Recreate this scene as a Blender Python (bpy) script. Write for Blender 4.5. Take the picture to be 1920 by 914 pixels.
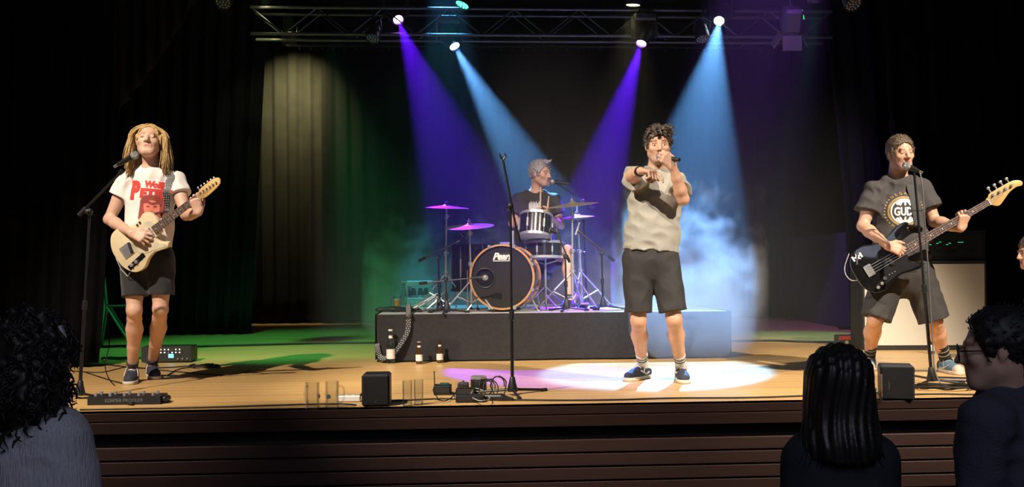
import bpy, bmesh, math, random
import numpy as np
from mathutils import Vector, Matrix, Euler, noise
from mathutils.bvhtree import BVHTree
random.seed(7)
R = math.radians
scene = bpy.context.scene
for o in list(bpy.data.objects): bpy.data.objects.remove(o)
COL = scene.collection

# ------------------------------------------------------------------ camera
F, W, H = 1863.0, 1920.0, 914.0          # focal length in pixels of the 1920x914 frame
HZ, CZ = 504.0, 0.8                      # horizon row, camera height above the stage floor
cam_d = bpy.data.cameras.new('camera'); cam = bpy.data.objects.new('camera', cam_d); COL.objects.link(cam)
ROLL = 0.008                             # the phone was held slightly askew
cam.location = (0, 0, CZ); cam.rotation_euler = (Matrix.Rotation(R(90), 3, 'X') @ Matrix.Rotation(-ROLL, 3, 'Z')).to_euler()
cam_d.lens = 36 * F / W; cam_d.sensor_width = 36; cam_d.shift_y = (HZ - H / 2) / W
cam_d.clip_start = 0.05; cam_d.clip_end = 200
scene.camera = cam
def dxy(px, py): dx, dy = px - 960, py - HZ; return dx - ROLL * dy, dy + ROLL * dx
def P(px, py, Y):
    dx, dy = dxy(px, py); return Vector((dx * Y / F, Y, CZ - dy * Y / F))
def FL(px, py, z=0.0):
    dx, dy = dxy(px, py); Y = (CZ - z) * F / dy; return Vector((dx * Y / F, Y, z))
# stage frame: u along the stage edge, v into the stage
TH = math.atan(0.06); EX = Vector((math.cos(TH), math.sin(TH), 0)); EY = Vector((-math.sin(TH), math.cos(TH), 0))
O0 = Vector((0, 5.74, 0))
def S(u, v, z=0): return O0 + EX * u + EY * v + Vector((0, 0, z))
def toS(p): d = p - O0; return d.dot(EX), d.dot(EY)
def onv(px, py, v):                       # point of the upright plane v = const seen at the pixel
    dx, dy = dxy(px, py); d = Vector((dx / F, 1, -dy / F)); c = Vector((0, 0, CZ)); t = (v - (c - O0).dot(EY)) / d.dot(EY); return c + d * t
def us(px, py, v): return toS(onv(px, py, v))[0]

# ------------------------------------------------------------------ world, exposure
scene.view_settings.view_transform = 'Standard'; scene.view_settings.look = 'None'
scene.view_settings.exposure = 0.0; scene.view_settings.gamma = 1.0; scene.view_settings.use_curve_mapping = False
w = bpy.data.worlds.new('world'); scene.world = w; w.use_nodes = True
w.node_tree.nodes['Background'].inputs[0].default_value = (0.30, 0.36, 0.55, 1)
w.node_tree.nodes['Background'].inputs[1].default_value = 0.012
cy = scene.cycles
cy.max_bounces = 5; cy.diffuse_bounces = 2; cy.glossy_bounces = 2; cy.transmission_bounces = 5
cy.volume_bounces = 0; cy.transparent_max_bounces = 12; cy.volume_step_rate = 2.0; cy.volume_max_steps = 128
cy.sample_clamp_indirect = 4; cy.caustics_reflective = False; cy.caustics_refractive = False

# ------------------------------------------------------------------ lights
def spot(name, loc, target, power, color, size, blend=0.3, radius=0.05):
    d = bpy.data.lights.new(name, 'SPOT'); d.energy = power; d.color = color; d.spot_size = R(size); d.spot_blend = blend
    d.shadow_soft_size = radius
    o = bpy.data.objects.new(name, d); COL.objects.link(o); o.location = loc
    o.rotation_euler = (Vector(target) - Vector(loc)).to_track_quat('-Z', 'Y').to_euler()
    return o
WARM = (1.0, 0.86, 0.70)
# front-of-house wash hung high in the hall, above the frame
spot('front_spot_left', (-3.4, 2.6, 5.3), (0.3, 7.1, 0.6), 3600, WARM, 35, 0.7, 0.05)
spot('front_spot_right', (4.6, 2.6, 5.3), (2.4, 7.4, 0.6), 4000, WARM, 38, 0.7, 0.05)
spot('front_spot_far_left', (-3.9, 2.4, 5.3), (-2.6, 6.9, 0.6), 2700, WARM, 33, 0.7, 0.05)
# green washes hung above the frame; drum, violet and blue spots are added
spot('drum_fill_spot', (0.2, 2.6, 5.3), (0.35, 9.6, 1.45), 2400, (1.0, 0.80, 0.72), 13, 0.8, 0.05)  # added narrow spot to brighten the drummer
spot('green_wash_left', (-3.0, 9.0, 4.7), FL(535, 648), 620, (0.10, 1.0, 0.30), 58, 0.7, 0.05)
spot('green_wash_right', (3.4, 10.3, 4.7), FL(1500, 632), 420, (0.03, 1.0, 0.28), 26, 0.5, 0.05)
spot('violet_fill_right', (2.2, 8.6, 4.7), FL(1480, 618), 700, (0.42, 0.16, 1.0), 46, 0.6, 0.05)  # added violet spot to tint the floor at the back right
spot('blue_fill_back', (-0.75, 10.9, 4.7), (-0.55, 10.7, 1.0), 900, (0.10, 0.45, 1.0), 24, 0.6, 0.05)  # added blue spot to light the smoke behind the drums
# added dim fill light for the audience and the stage front
ad = bpy.data.lights.new('hall_fill_light', 'AREA'); ad.energy = 60; ad.color = (0.74, 0.78, 1.0); ad.size = 3.0; ao = bpy.data.objects.new('hall_fill_light', ad); COL.objects.link(ao); ao.location = (0.5, -1.5, 3.4); ao.rotation_euler = (R(38), 0, 0)
# moving heads on the truss: column and row of the lens, where the beam lands, colour
BLUE = (0.14, 0.44, 1.0); VIO = (0.11, 0.005, 1.0)
TR_Y = 11.0
HEADS = [('violet', (747, 38), FL(1005, 698), VIO, 6000, 17),
         ('blue', (853, 88), FL(1130, 579, 0.41), BLUE, 8500, 18),
         ('violet', (1202, 83), FL(1050, 580, 0.41), VIO, 7500, 18),
         ('blue', (1348, 40), FL(1240, 693), BLUE, 8500, 21)]
# ------------------------------------------------------------------ materials
MATS = {}
def mat(name, col, rough=0.6, metal=0.0, var=0.12, scale=18.0, bump=0.0, bscale=None, emit=0, spec=0.5, trans=0, stretch=None, col2=None, coat=0, attr=False, alpha=1.0, sheen=0, sss=0):
    if name in MATS: return MATS[name]
    m = bpy.data.materials.new(name); m.use_nodes = True; nt = m.node_tree; b = nt.nodes['Principled BSDF']
    tc = nt.nodes.new('ShaderNodeTexCoord'); mp = nt.nodes.new('ShaderNodeMapping'); nt.links.new(tc.outputs['Object'], mp.inputs[0])
    if stretch: mp.inputs['Scale'].default_value = stretch
    nz = nt.nodes.new('ShaderNodeTexNoise'); nz.inputs['Scale'].default_value = scale; nz.inputs['Detail'].default_value = 4
    nt.links.new(mp.outputs[0], nz.inputs['Vector'])
    mx = nt.nodes.new('ShaderNodeMix'); mx.data_type = 'RGBA'
    c = Vector(col); c2 = Vector(col2) if col2 else c * (1 - 2 * var)
    c1 = c if col2 else c * (1 + var)
    mx.inputs[6].default_value = (*c1, 1); mx.inputs[7].default_value = (*c2, 1)
    nt.links.new(nz.outputs['Fac'], mx.inputs[0])
    out = mx.outputs[2]
    if attr:
        at = nt.nodes.new('ShaderNodeAttribute'); at.attribute_name = 'Col'
        m2 = nt.nodes.new('ShaderNodeMix'); m2.data_type = 'RGBA'; m2.blend_type = 'MULTIPLY'; m2.inputs[0].default_value = 1
        nt.links.new(out, m2.inputs[6]); nt.links.new(at.outputs['Color'], m2.inputs[7]); out = m2.outputs[2]
    nt.links.new(out, b.inputs['Base Color'])
    b.inputs['Roughness'].default_value = rough; b.inputs['Metallic'].default_value = metal
    b.inputs['Specular IOR Level'].default_value = spec; b.inputs['Transmission Weight'].default_value = trans
    b.inputs['Coat Weight'].default_value = coat; b.inputs['Sheen Weight'].default_value = sheen
    b.inputs['Alpha'].default_value = alpha
    if sss: b.inputs['Subsurface Weight'].default_value = sss; b.inputs['Subsurface Radius'].default_value = (0.012, 0.004, 0.002)
    if emit:
        b.inputs['Emission Color'].default_value = (*col, 1); b.inputs['Emission Strength'].default_value = emit
    if bump:
        n2 = nt.nodes.new('ShaderNodeTexNoise'); n2.inputs['Scale'].default_value = bscale or scale * 3; n2.inputs['Detail'].default_value = 3
        nt.links.new(mp.outputs[0], n2.inputs['Vector'])
        bp = nt.nodes.new('ShaderNodeBump'); bp.inputs['Strength'].default_value = bump; bp.inputs['Distance'].default_value = 0.01
        nt.links.new(n2.outputs['Fac'], bp.inputs['Height']); nt.links.new(bp.outputs[0], b.inputs['Normal'])
    MATS[name] = m; return m
def checker(name, c1, c2, scale):
    m = mat(name, c1, 0.6); nt = m.node_tree; b = nt.nodes['Principled BSDF']
    tc = nt.nodes.new('ShaderNodeTexCoord'); ck = nt.nodes.new('ShaderNodeTexChecker'); ck.inputs['Scale'].default_value = scale
    ck.inputs[1].default_value = (*c1, 1); ck.inputs[2].default_value = (*c2, 1)
    nt.links.new(tc.outputs['UV'], ck.inputs[0]); nt.links.new(ck.outputs[0], b.inputs['Base Color']); return m
M_BLK = mat('black plastic', (0.012, 0.012, 0.013), 0.45)
M_BMET = mat('black metal', (0.018, 0.018, 0.02), 0.35, 0.3)
M_CHR = mat('chrome', (0.62, 0.62, 0.64), 0.28, 0.7, 0.05)
M_STEEL = mat('grey steel', (0.42, 0.42, 0.45), 0.35, 0.9)
M_RUB = mat('rubber', (0.008, 0.008, 0.008), 0.8)
M_CABLE = mat('cable rubber', (0.006, 0.006, 0.006), 0.55)
M_VELV = mat('black stage velvet', (0.0028, 0.0028, 0.003), 0.95, var=0.2, scale=6, spec=0.1, bump=0.1, bscale=300)
def glassmat(name, tint):                       # thin clear glass: sees through, mirrors at grazing angles
    m = bpy.data.materials.new(name); m.use_nodes = True; nt = m.node_tree; nt.nodes.clear(); out = nt.nodes.new('ShaderNodeOutputMaterial'); tr = nt.nodes.new('ShaderNodeBsdfTransparent'); gl = nt.nodes.new('ShaderNodeBsdfGlossy'); mx = nt.nodes.new('ShaderNodeMixShader'); fr = nt.nodes.new('ShaderNodeFresnel'); mr = nt.nodes.new('ShaderNodeMapRange')
    tr.inputs[0].default_value = (*tint, 1); gl.inputs['Roughness'].default_value = 0.06; fr.inputs[0].default_value = 1.5; mr.inputs[3].default_value = 0.04; mr.inputs[4].default_value = 0.4
    nz = nt.nodes.new('ShaderNodeTexNoise'); nz.inputs['Scale'].default_value = 25; bp = nt.nodes.new('ShaderNodeBump'); bp.inputs['Strength'].default_value = 0.1; nt.links.new(nz.outputs['Fac'], bp.inputs['Height']); nt.links.new(bp.outputs[0], gl.inputs['Normal'])
    nt.links.new(fr.outputs[0], mr.inputs[0]); nt.links.new(mr.outputs[0], mx.inputs[0]); nt.links.new(tr.outputs[0], mx.inputs[1]); nt.links.new(gl.outputs[0], mx.inputs[2]); nt.links.new(mx.outputs[0], out.inputs[0]); MATS[name] = m; return m
M_GLASS = glassmat('clear glass', (0.96, 0.97, 0.965))
M_WHITE = mat('white print', (0.85, 0.85, 0.83), 0.7)
M_GRILLE = mat('black speaker foam', (0.008, 0.008, 0.009), 0.9, bump=0.4, bscale=500)

# ------------------------------------------------------------------ mesh helpers
def frame(axis):
    a = Vector(axis).normalized(); t = Vector((0, 0, 1)) if abs(a.z) < 0.9 else Vector((1, 0, 0))
    x = a.cross(t).normalized(); return x, x.cross(a).normalized() * -1, a
class MB:
    def __init__(s): s.v = []; s.f = []; s.uv = None
    def add(s, vs, fs):
        n = len(s.v); s.v += [tuple(p) for p in vs]; s.f += [tuple(i + n for i in f) for f in fs]; return s
    def box(s, c, size, rot=None, taper=1.0):
        hx, hy, hz = [q / 2 for q in size]; c = Vector(c); vs = []
        for z in (-hz, hz):
            t = taper if z > 0 else 1
            for x, y in ((-hx, -hy), (hx, -hy), (hx, hy), (-hx, hy)):
                p = Vector((x * t, y * t, z)); p = rot @ p if rot else p; vs.append(c + p)
        return s.add(vs, [(3, 2, 1, 0), (4, 5, 6, 7), (0, 1, 5, 4), (1, 2, 6, 5), (2, 3, 7, 6), (3, 0, 4, 7)])
    def rbox(s, c, size, r, rot=None):
        hx, hy, hz = [q / 2 for q in size]; c = Vector(c); loops = []
        def ring(ix, z):
            return [Vector((x, y, z)) for x, y in ((-hx + r, -hy + ix), (hx - r, -hy + ix), (hx - ix, -hy + r), (hx - ix, hy - r), (hx - r, hy - ix), (-hx + r, hy - ix), (-hx + ix, hy - r), (-hx + ix, -hy + r))]
        k = r * 0.999
        loops = [ring(k, -hz), ring(0, -hz + r), ring(0, hz - r), ring(k, hz)]
        vs = [c + (rot @ p if rot else p) for l in loops for p in l]; fs = []
        for a in range(3):
            for i in range(8): j = (i + 1) % 8; fs.append((a * 8 + i, a * 8 + j, a * 8 + 8 + j, a * 8 + 8 + i))
        fs.append(tuple(range(7, -1, -1))); fs.append(tuple(range(24, 32))); return s.add(vs, fs)
    def tube(s, pts, r, n=8, caps=True, flat=None, closed=False):
        pts = [Vector(p) for p in pts]; m = len(pts); rs = r if isinstance(r, (list, tuple)) else [r] * m
        vs = []; fs = []; px = None
        for i, p in enumerate(pts):
            if closed: d = (pts[(i + 1) % m] - pts[i - 1]).normalized()
            else: d = (pts[min(i + 1, m - 1)] - pts[max(i - 1, 0)]).normalized()
            if px is None: x, y, _ = frame(d)
            else:
                x = (px - d * px.dot(d)); x = x.normalized() if x.length > 1e-6 else frame(d)[0]; y = d.cross(x)
            px = x
            for k in range(n):
                a = 2 * math.pi * k / n
                vs.append(p + (x * math.cos(a) + (d.cross(x)) * math.sin(a) * (flat or 1)) * rs[i])
        for i in range(m if closed else m - 1):
            for k in range(n): k2 = (k + 1) % n; b = (i + 1) % m; fs.append((i * n + k, i * n + k2, b * n + k2, b * n + k))
        if caps and not closed: fs.append(tuple(range(n - 1, -1, -1))); fs.append(tuple((m - 1) * n + k for k in range(n)))
        return s.add(vs, fs)
    def cyl(s, a, b, r1, r2=None, n=16, caps=True): return s.tube([a, b], [r1, r1 if r2 is None else r2], n, caps)
    def lathe(s, prof, o=(0, 0, 0), axis=(0, 0, 1), n=24, cap=True):
        o = Vector(o); x, y, a = frame(axis); vs = []; fs = []; m = len(prof)
        y = a.cross(x)
        for r, z in prof:
            for k in range(n): t = 2 * math.pi * k / n; vs.append(o + a * z + (x * math.cos(t) + y * math.sin(t)) * max(r, 1e-5))
        for i in range(m - 1):
            for k in range(n): k2 = (k + 1) % n; fs.append((i * n + k, i * n + k2, i * n + n + k2, i * n + n + k))
        if cap:
            if prof[0][0] > 1e-4: fs.append(tuple(range(n - 1, -1, -1)))
            if prof[-1][0] > 1e-4: fs.append(tuple((m - 1) * n + k for k in range(n)))
        return s.add(vs, fs)
    def ball(s, c, r, n=12, m=8, rot=None):
        c = Vector(c); r = r if isinstance(r, (tuple, list, Vector)) else (r, r, r); vs = []; fs = []
        for i in range(m + 1):
            ph = math.pi * i / m
            for k in range(n):
                t = 2 * math.pi * k / n; p = Vector((r[0] * math.sin(ph) * math.cos(t), r[1] * math.sin(ph) * math.sin(t), r[2] * math.cos(ph)))
                vs.append(c + (rot @ p if rot else p))
        for i in range(m):
            for k in range(n): k2 = (k + 1) % n; fs.append((i * n + k, i * n + n + k, i * n + n + k2, i * n + k2))
        return s.add(vs, fs)
    def torus(s, c, axis, Rr, r, n=32, m=8):
        x, y, a = frame(axis); c = Vector(c)
        return s.tube([c + (x * math.cos(2 * math.pi * k / n) + y * math.sin(2 * math.pi * k / n)) * Rr for k in range(n)], r, m, closed=True)
    def prism(s, poly, t0, t1, T=lambda u, v, w: (u, w, v), bevel=0.0):
        n = len(poly); cx = sum(p[0] for p in poly) / n; cy_ = sum(p[1] for p in poly) / n
        def inset(d):
            out = []
            for i, (u, v) in enumerate(poly):
                a = poly[i - 1]; b = poly[(i + 1) % n]; tx, ty = b[0] - a[0], b[1] - a[1]; L = math.hypot(tx, ty) or 1
                out.append((u - ty / L * d * sg, v + tx / L * d * sg))
            return out
        area = sum(poly[i - 1][0] * poly[i][1] - poly[i][0] * poly[i - 1][1] for i in range(n)); sg = 1 if area > 0 else -1
        loops = [(poly, t0), (poly, t1)] if not bevel else [(inset(bevel), t0), (inset(bevel * .3), t0 + bevel * .3 * (1 if t1 > t0 else -1)), (poly, t0 + bevel * (1 if t1 > t0 else -1)), (poly, t1 - bevel * (1 if t1 > t0 else -1)), (inset(bevel * .3), t1 - bevel * .3 * (1 if t1 > t0 else -1)), (inset(bevel), t1)]
        vs = [T(u, v, t) for l, t in loops for u, v in l]; fs = []
        for a in range(len(loops) - 1):
            for i in range(n): j = (i + 1) % n; fs.append((a * n + i, a * n + j, a * n + n + j, a * n + n + i))
        m = (len(loops) - 1) * n; fs.append(tuple(range(n - 1, -1, -1))); fs.append(tuple(m + i for i in range(n)))
        return s.add(vs, fs)
    def build(s, name, m, parent=None, smooth=35, **kw):
        me = bpy.data.meshes.new(name); me.from_pydata(s.v, [], s.f); me.validate(); fixn(me)
        return link(name, me, m, parent, smooth, **kw)
def fixn(me):
    bm = bmesh.new(); bm.from_mesh(me); bmesh.ops.recalc_face_normals(bm, faces=bm.faces); bm.to_mesh(me); bm.free()
def link(name, me, m, parent=None, smooth=35, label=None, cat=None, group=None, kind=None, loc=None):
    if smooth:
        me.polygons.foreach_set('use_smooth', [True] * len(me.polygons))
        if smooth < 180: me.set_sharp_from_angle(angle=R(smooth))
    if m: me.materials.append(m)
    o = bpy.data.objects.new(name, me); COL.objects.link(o)
    if parent: o.parent = parent
    if loc: o.location = loc
    tag(o, label, cat, group, kind); return o
def tag(o, label=None, cat=None, group=None, kind=None):
    for k, v in (('label', label), ('category', cat), ('group', group), ('kind', kind)):
        if v: o[k] = v
    return o
def thing(name, loc, label, cat, rz=0, group=None):
    e = bpy.data.objects.new(name, None); COL.objects.link(e); e.empty_display_size = 0.1
    e.location = loc; e.rotation_euler = (0, 0, rz); return tag(e, label, cat, group)
def children(o): return [c for c in bpy.data.objects if c.parent == o]
def dup(o, loc=None, rz=None, label=None, parent=None):
    c = o.copy(); COL.objects.link(c)
    if parent: c.parent = parent
    if loc is not None: c.location = loc
    if rz is not None: c.rotation_euler = (0, 0, rz)
    if label: c['label'] = label
    for ch in children(o): dup(ch, parent=c)
    return c
def spline(pts, n=6, closed=True):
    pts = [Vector(p) for p in pts]; m = len(pts); out = []
    for i in range(m if closed else m - 1):
        if closed: p0, p1, p2, p3 = pts[i - 1], pts[i], pts[(i + 1) % m], pts[(i + 2) % m]
        else: p0, p1, p2, p3 = pts[max(i - 1, 0)], pts[i], pts[i + 1], pts[min(i + 2, m - 1)]
        for k in range(n):
            t = k / n; out.append(0.5 * ((2 * p1) + (p2 - p0) * t + (2 * p0 - 5 * p1 + 4 * p2 - p3) * t * t + (3 * p1 - p0 - 3 * p2 + p3) * t ** 3))
    if not closed: out.append(pts[-1])
    return out
def text_mesh(txt, size, shear=0, bold=0.0, spacing=1.0, align='CENTER'):
    cu = bpy.data.curves.new('lettering', 'FONT'); cu.body = txt; cu.size = size; cu.shear = shear; cu.offset = bold; cu.align_x = align; cu.align_y = 'CENTER'
    cu.space_character = spacing; cu.resolution_u = 3
    o = bpy.data.objects.new('lettering', cu); COL.objects.link(o)
    dg = bpy.context.evaluated_depsgraph_get(); me = bpy.data.meshes.new_from_object(o.evaluated_get(dg))
    vs = [v.co.copy() for v in me.vertices]; fs = [tuple(p.vertices) for p in me.polygons]
    bpy.data.objects.remove(o); bpy.data.curves.remove(cu); bpy.data.meshes.remove(me); return vs, fs
def cable(name, pts, r, label, cat='cable', m=None, n=6, sub=8, group=None):
    return MB().tube(spline(pts, sub, False), r, n).build(name, m or M_CABLE, None, 180, label=label, cat=cat, group=group)

# ------------------------------------------------------------------ signed-distance modelling (organic shapes)
def nrm(v): v = np.asarray(v, float); return v / (np.linalg.norm(v) + 1e-12)
class Field:
    def __init__(s, lo, hi, h):
        lo = np.array(lo, float); hi = np.array(hi, float); n = np.ceil((hi - lo) / h).astype(int) + 1
        s.ax = [lo[i] + h * np.arange(n[i]) for i in range(3)]; s.h = h; s.v = np.full(n, 0.08, np.float32)
    def _sl(s, lo, hi):
        sl = []
        for i in range(3):
            a = np.searchsorted(s.ax[i], lo[i]); b = np.searchsorted(s.ax[i], hi[i])
            if a >= b: return None
            sl.append(slice(max(a - 1, 0), b + 1))
        return tuple(sl)
    def op(s, fn, lo, hi, k=0.02, mode='u', pad=None):
        pad = (pad if pad is not None else k + 3 * s.h + 0.01); sl = s._sl(np.array(lo) - pad, np.array(hi) + pad)
        if sl is None: return s
        g = np.meshgrid(*[s.ax[i][sl[i]].astype(np.float32) for i in range(3)], indexing='ij')
        d = fn(*g).astype(np.float32); a = s.v[sl]
        if mode == 'u':
            h = np.maximum(k - np.abs(a - d), 0) / k; s.v[sl] = np.minimum(a, d) - h * h * k * 0.25
        elif mode == 's':
            d = -d; h = np.maximum(k - np.abs(a - d), 0) / k; s.v[sl] = np.maximum(a, d) + h * h * k * 0.25
        return s
    def cone(s, a, b, r1, r2, k=0.02, mode='u', flat=None, cut=False):
        a = np.array(a, float); b = np.array(b, float); ab = b - a; L = float(ab @ ab) + 1e-12; rm = max(r1, r2)
        def fn(X, Y, Z):
            px, py, pz = X - a[0], Y - a[1], Z - a[2]; t0 = (px * ab[0] + py * ab[1] + pz * ab[2]) / L; t = np.clip(t0, 0, 1); end = (t0 - 1) * math.sqrt(L) if cut else -9
            px = px - t * ab[0]; py = py - t * ab[1]; pz = pz - t * ab[2]; r = r1 + (r2 - r1) * t
            if flat is not None:                      # flat = (axis, factor): thinner along the axis
                u, f = flat; q = px * u[0] + py * u[1] + pz * u[2]; m = q * (1 / f - 1)
                return np.maximum(end, (np.sqrt((px + u[0] * m) ** 2 + (py + u[1] * m) ** 2 + (pz + u[2] * m) ** 2) - r) * (0.5 + 0.5 * f))
            return np.maximum(np.sqrt(px * px + py * py + pz * pz) - r, end)
        return s.op(fn, np.minimum(a, b) - rm, np.maximum(a, b) + rm, k, mode)
    def chain(s, pts, rs, k=0.02, mode='u', flat=None):   # one tapered tube through the points
        P_ = [np.array(p, float) for p in pts]; rm = max(rs)
        def fn(X, Y, Z):
            out = None
            for i in range(len(P_) - 1):
                a, ab = P_[i], P_[i + 1] - P_[i]; L = float(ab @ ab) + 1e-12
                px, py, pz = X - a[0], Y - a[1], Z - a[2]; t = np.clip((px * ab[0] + py * ab[1] + pz * ab[2]) / L, 0, 1)
                px = px - t * ab[0]; py = py - t * ab[1]; pz = pz - t * ab[2]; t = t * t * (3 - 2 * t); r = rs[i] + (rs[i + 1] - rs[i]) * t
                if flat is not None:
                    u, f = flat; q = px * u[0] + py * u[1] + pz * u[2]; m = q * (1 / f - 1)
                    d = (np.sqrt((px + u[0] * m) ** 2 + (py + u[1] * m) ** 2 + (pz + u[2] * m) ** 2) - r) * (0.5 + 0.5 * f)
                else: d = np.sqrt(px * px + py * py + pz * pz) - r
                if out is None: out = d
                else: h = np.maximum(.012 - np.abs(out - d), 0) / .012; out = np.minimum(out, d) - h * h * .003 + (h > .99) * 0
            return out
        return s.op(fn, np.min(P_, 0) - rm, np.max(P_, 0) + rm, k, mode)
    def ell(s, c, r, k=0.02, mode='u', M=None):
        c = np.array(c, float); r = np.array(r, float); M = np.eye(3) if M is None else np.array(M, float); rm = r.max()
        def fn(X, Y, Z):
            x, y, z = X - c[0], Y - c[1], Z - c[2]
            a = (M[0, 0] * x + M[1, 0] * y + M[2, 0] * z) / r[0]; b = (M[0, 1] * x + M[1, 1] * y + M[2, 1] * z) / r[1]; d = (M[0, 2] * x + M[1, 2] * y + M[2, 2] * z) / r[2]
            n = np.sqrt(a * a + b * b + d * d); g = np.sqrt((a / r[0]) ** 2 + (b / r[1]) ** 2 + (d / r[2]) ** 2) + 1e-9
            return np.where(n < 0.3, (n - 1) * r.min(), n * (n - 1) / g)
        return s.op(fn, c - rm, c + rm, k, mode)
    def below(s, p, n, lo, hi, k=0.004):              # remove everything on the +n side of the plane inside the box
        p = np.array(p, float); n = nrm(n)
        def fn(X, Y, Z): return -((X - p[0]) * n[0] + (Y - p[1]) * n[1] + (Z - p[2]) * n[2])
        return s.op(fn, lo, hi, k, 's', pad=0)
    def disp(s, fn):
        band = np.abs(s.v) < 0.04; i = np.nonzero(band); s.v[band] += fn(s.ax[0][i[0]], s.ax[1][i[1]], s.ax[2][i[2]]).astype(np.float32); return s
    def mesh(s, name, m, parent=None, colfn=None, **kw):
        v = s.v; v[0] = v[-1] = 0.05; v[:, 0] = v[:, -1] = 0.05; v[:, :, 0] = v[:, :, -1] = 0.05
        sg = v < 0; nx, ny, nz = v.shape; c = np.zeros((nx - 1, ny - 1, nz - 1), np.uint8)
        cs = [(i, j, k) for i in (0, 1) for j in (0, 1) for k in (0, 1)]
        for i, j, k in cs: c += sg[i:nx - 1 + i, j:ny - 1 + j, k:nz - 1 + k]
        act = (c > 0) & (c < 8); ai = np.argwhere(act); idx = np.full(act.shape, -1, np.int32); idx[act] = np.arange(len(ai))
        cv = {q: v[ai[:, 0] + q[0], ai[:, 1] + q[1], ai[:, 2] + q[2]] for q in cs}
        acc = np.zeros((len(ai), 3)); cnt = np.zeros(len(ai))
        for a in cs:
            for ax in range(3):
                if a[ax]: continue
                b = list(a); b[ax] = 1; b = tuple(b); va, vb = cv[a], cv[b]; mk = (va < 0) != (vb < 0)
                t = np.where(mk, va / np.where(mk, va - vb, 1), 0); p = np.array(a, float)[None, :].repeat(len(ai), 0); p[:, ax] += t
                acc += p * mk[:, None]; cnt += mk
        fr = acc / np.maximum(cnt, 1)[:, None]; pos = np.stack([s.ax[i][ai[:, i]] + fr[:, i] * s.h for i in range(3)], 1)
        qs = []
        for ax in range(3):
            o1, o2 = [q for q in range(3) if q != ax]
            A = [slice(1, -1)] * 3; B = [slice(1, -1)] * 3; A[ax] = slice(0, -1); B[ax] = slice(1, None)
            sa, sb = sg[tuple(A)], sg[tuple(B)]
            for fl in (0, 1):
                e = np.argwhere((sa & ~sb) if fl == 0 else (~sa & sb))
                if not len(e): continue
                e[:, o1] += 1; e[:, o2] += 1
                def cell(d1, d2): q = e.copy(); q[:, o1] -= d1; q[:, o2] -= d2; return idx[q[:, 0], q[:, 1], q[:, 2]]
                q = np.stack([cell(1, 1), cell(0, 1), cell(0, 0), cell(1, 0)], 1)
                if (fl == 0) == (ax == 1): q = q[:, ::-1]
                qs.append(q)
        q = np.concatenate(qs); q = q[(q >= 0).all(1)]
        me = bpy.data.meshes.new(name); me.vertices.add(len(pos)); me.vertices.foreach_set('co', pos.astype(np.float32).ravel())
        me.loops.add(q.size); me.loops.foreach_set('vertex_index', q.astype(np.int32).ravel())
        me.polygons.add(len(q)); me.polygons.foreach_set('loop_start', np.arange(0, q.size, 4, dtype=np.int32))
        me.update(calc_edges=True); me.validate()
        if colfn is not None:
            at = me.color_attributes.new('Col', 'FLOAT_COLOR', 'POINT'); cc = np.ones((len(pos), 4), np.float32); cc[:, :3] = colfn(pos); at.data.foreach_set('color', cc.ravel())
        return link(name, me, m, parent, 180, **kw)
# ------------------------------------------------------------------ structure: stage, hall, curtains
def struct(o): o['kind'] = 'structure'; return o
HALL = -1.05
m_wood = mat('stage floor wood', (0.72, 0.46, 0.19), 0.32, var=0.0, scale=9, stretch=(0.35, 9, 9), col2=(0.56, 0.335, 0.125), bump=0.04, bscale=60)
nt = m_wood.node_tree; oi = nt.nodes.new('ShaderNodeObjectInfo'); mp = [n for n in nt.nodes if n.type == 'MAPPING'][0]
sc_ = nt.nodes.new('ShaderNodeVectorMath'); sc_.operation = 'SCALE'; sc_.inputs[0].default_value = (7, 3, 5); nt.links.new(oi.outputs['Random'], sc_.inputs['Scale']); nt.links.new(sc_.outputs[0], mp.inputs['Location'])
hs = nt.nodes.new('ShaderNodeHueSaturation'); mr = nt.nodes.new('ShaderNodeMapRange'); mr.inputs[3].default_value = 0.9; mr.inputs[4].default_value = 1.1
nt.links.new(oi.outputs['Random'], mr.inputs[0]); nt.links.new(mr.outputs[0], hs.inputs['Value'])
bs = nt.nodes['Principled BSDF']; src = bs.inputs['Base Color'].links[0].from_socket; nt.links.new(src, hs.inputs['Color']); nt.links.new(hs.outputs[0], bs.inputs['Base Color'])
floor = struct(MB().box((0, 0.3, -0.037), (17, 10.4, 0.03)).build('floor', mat('stage subfloor', (0.05, 0.03, 0.02), 0.8), None, 0))
floor.location = S(0.3, 5.0); floor.rotation_euler = (0, 0, TH); floor['label'] = 'warm oak plank floor of the stage'
pm = None
for i in range(62):
    vv = 0.08 + i * 0.16
    if pm is None:
        pl = MB().rbox((0, 0, -0.011), (16.8, 0.1585, 0.022), 0.0015).build('plank', m_wood, floor, 0); pm = pl.data
    else:
        pl = bpy.data.objects.new('plank', pm); COL.objects.link(pl); pl.parent = floor
    pl.location = (0, vv - 5.0, 0)
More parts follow.
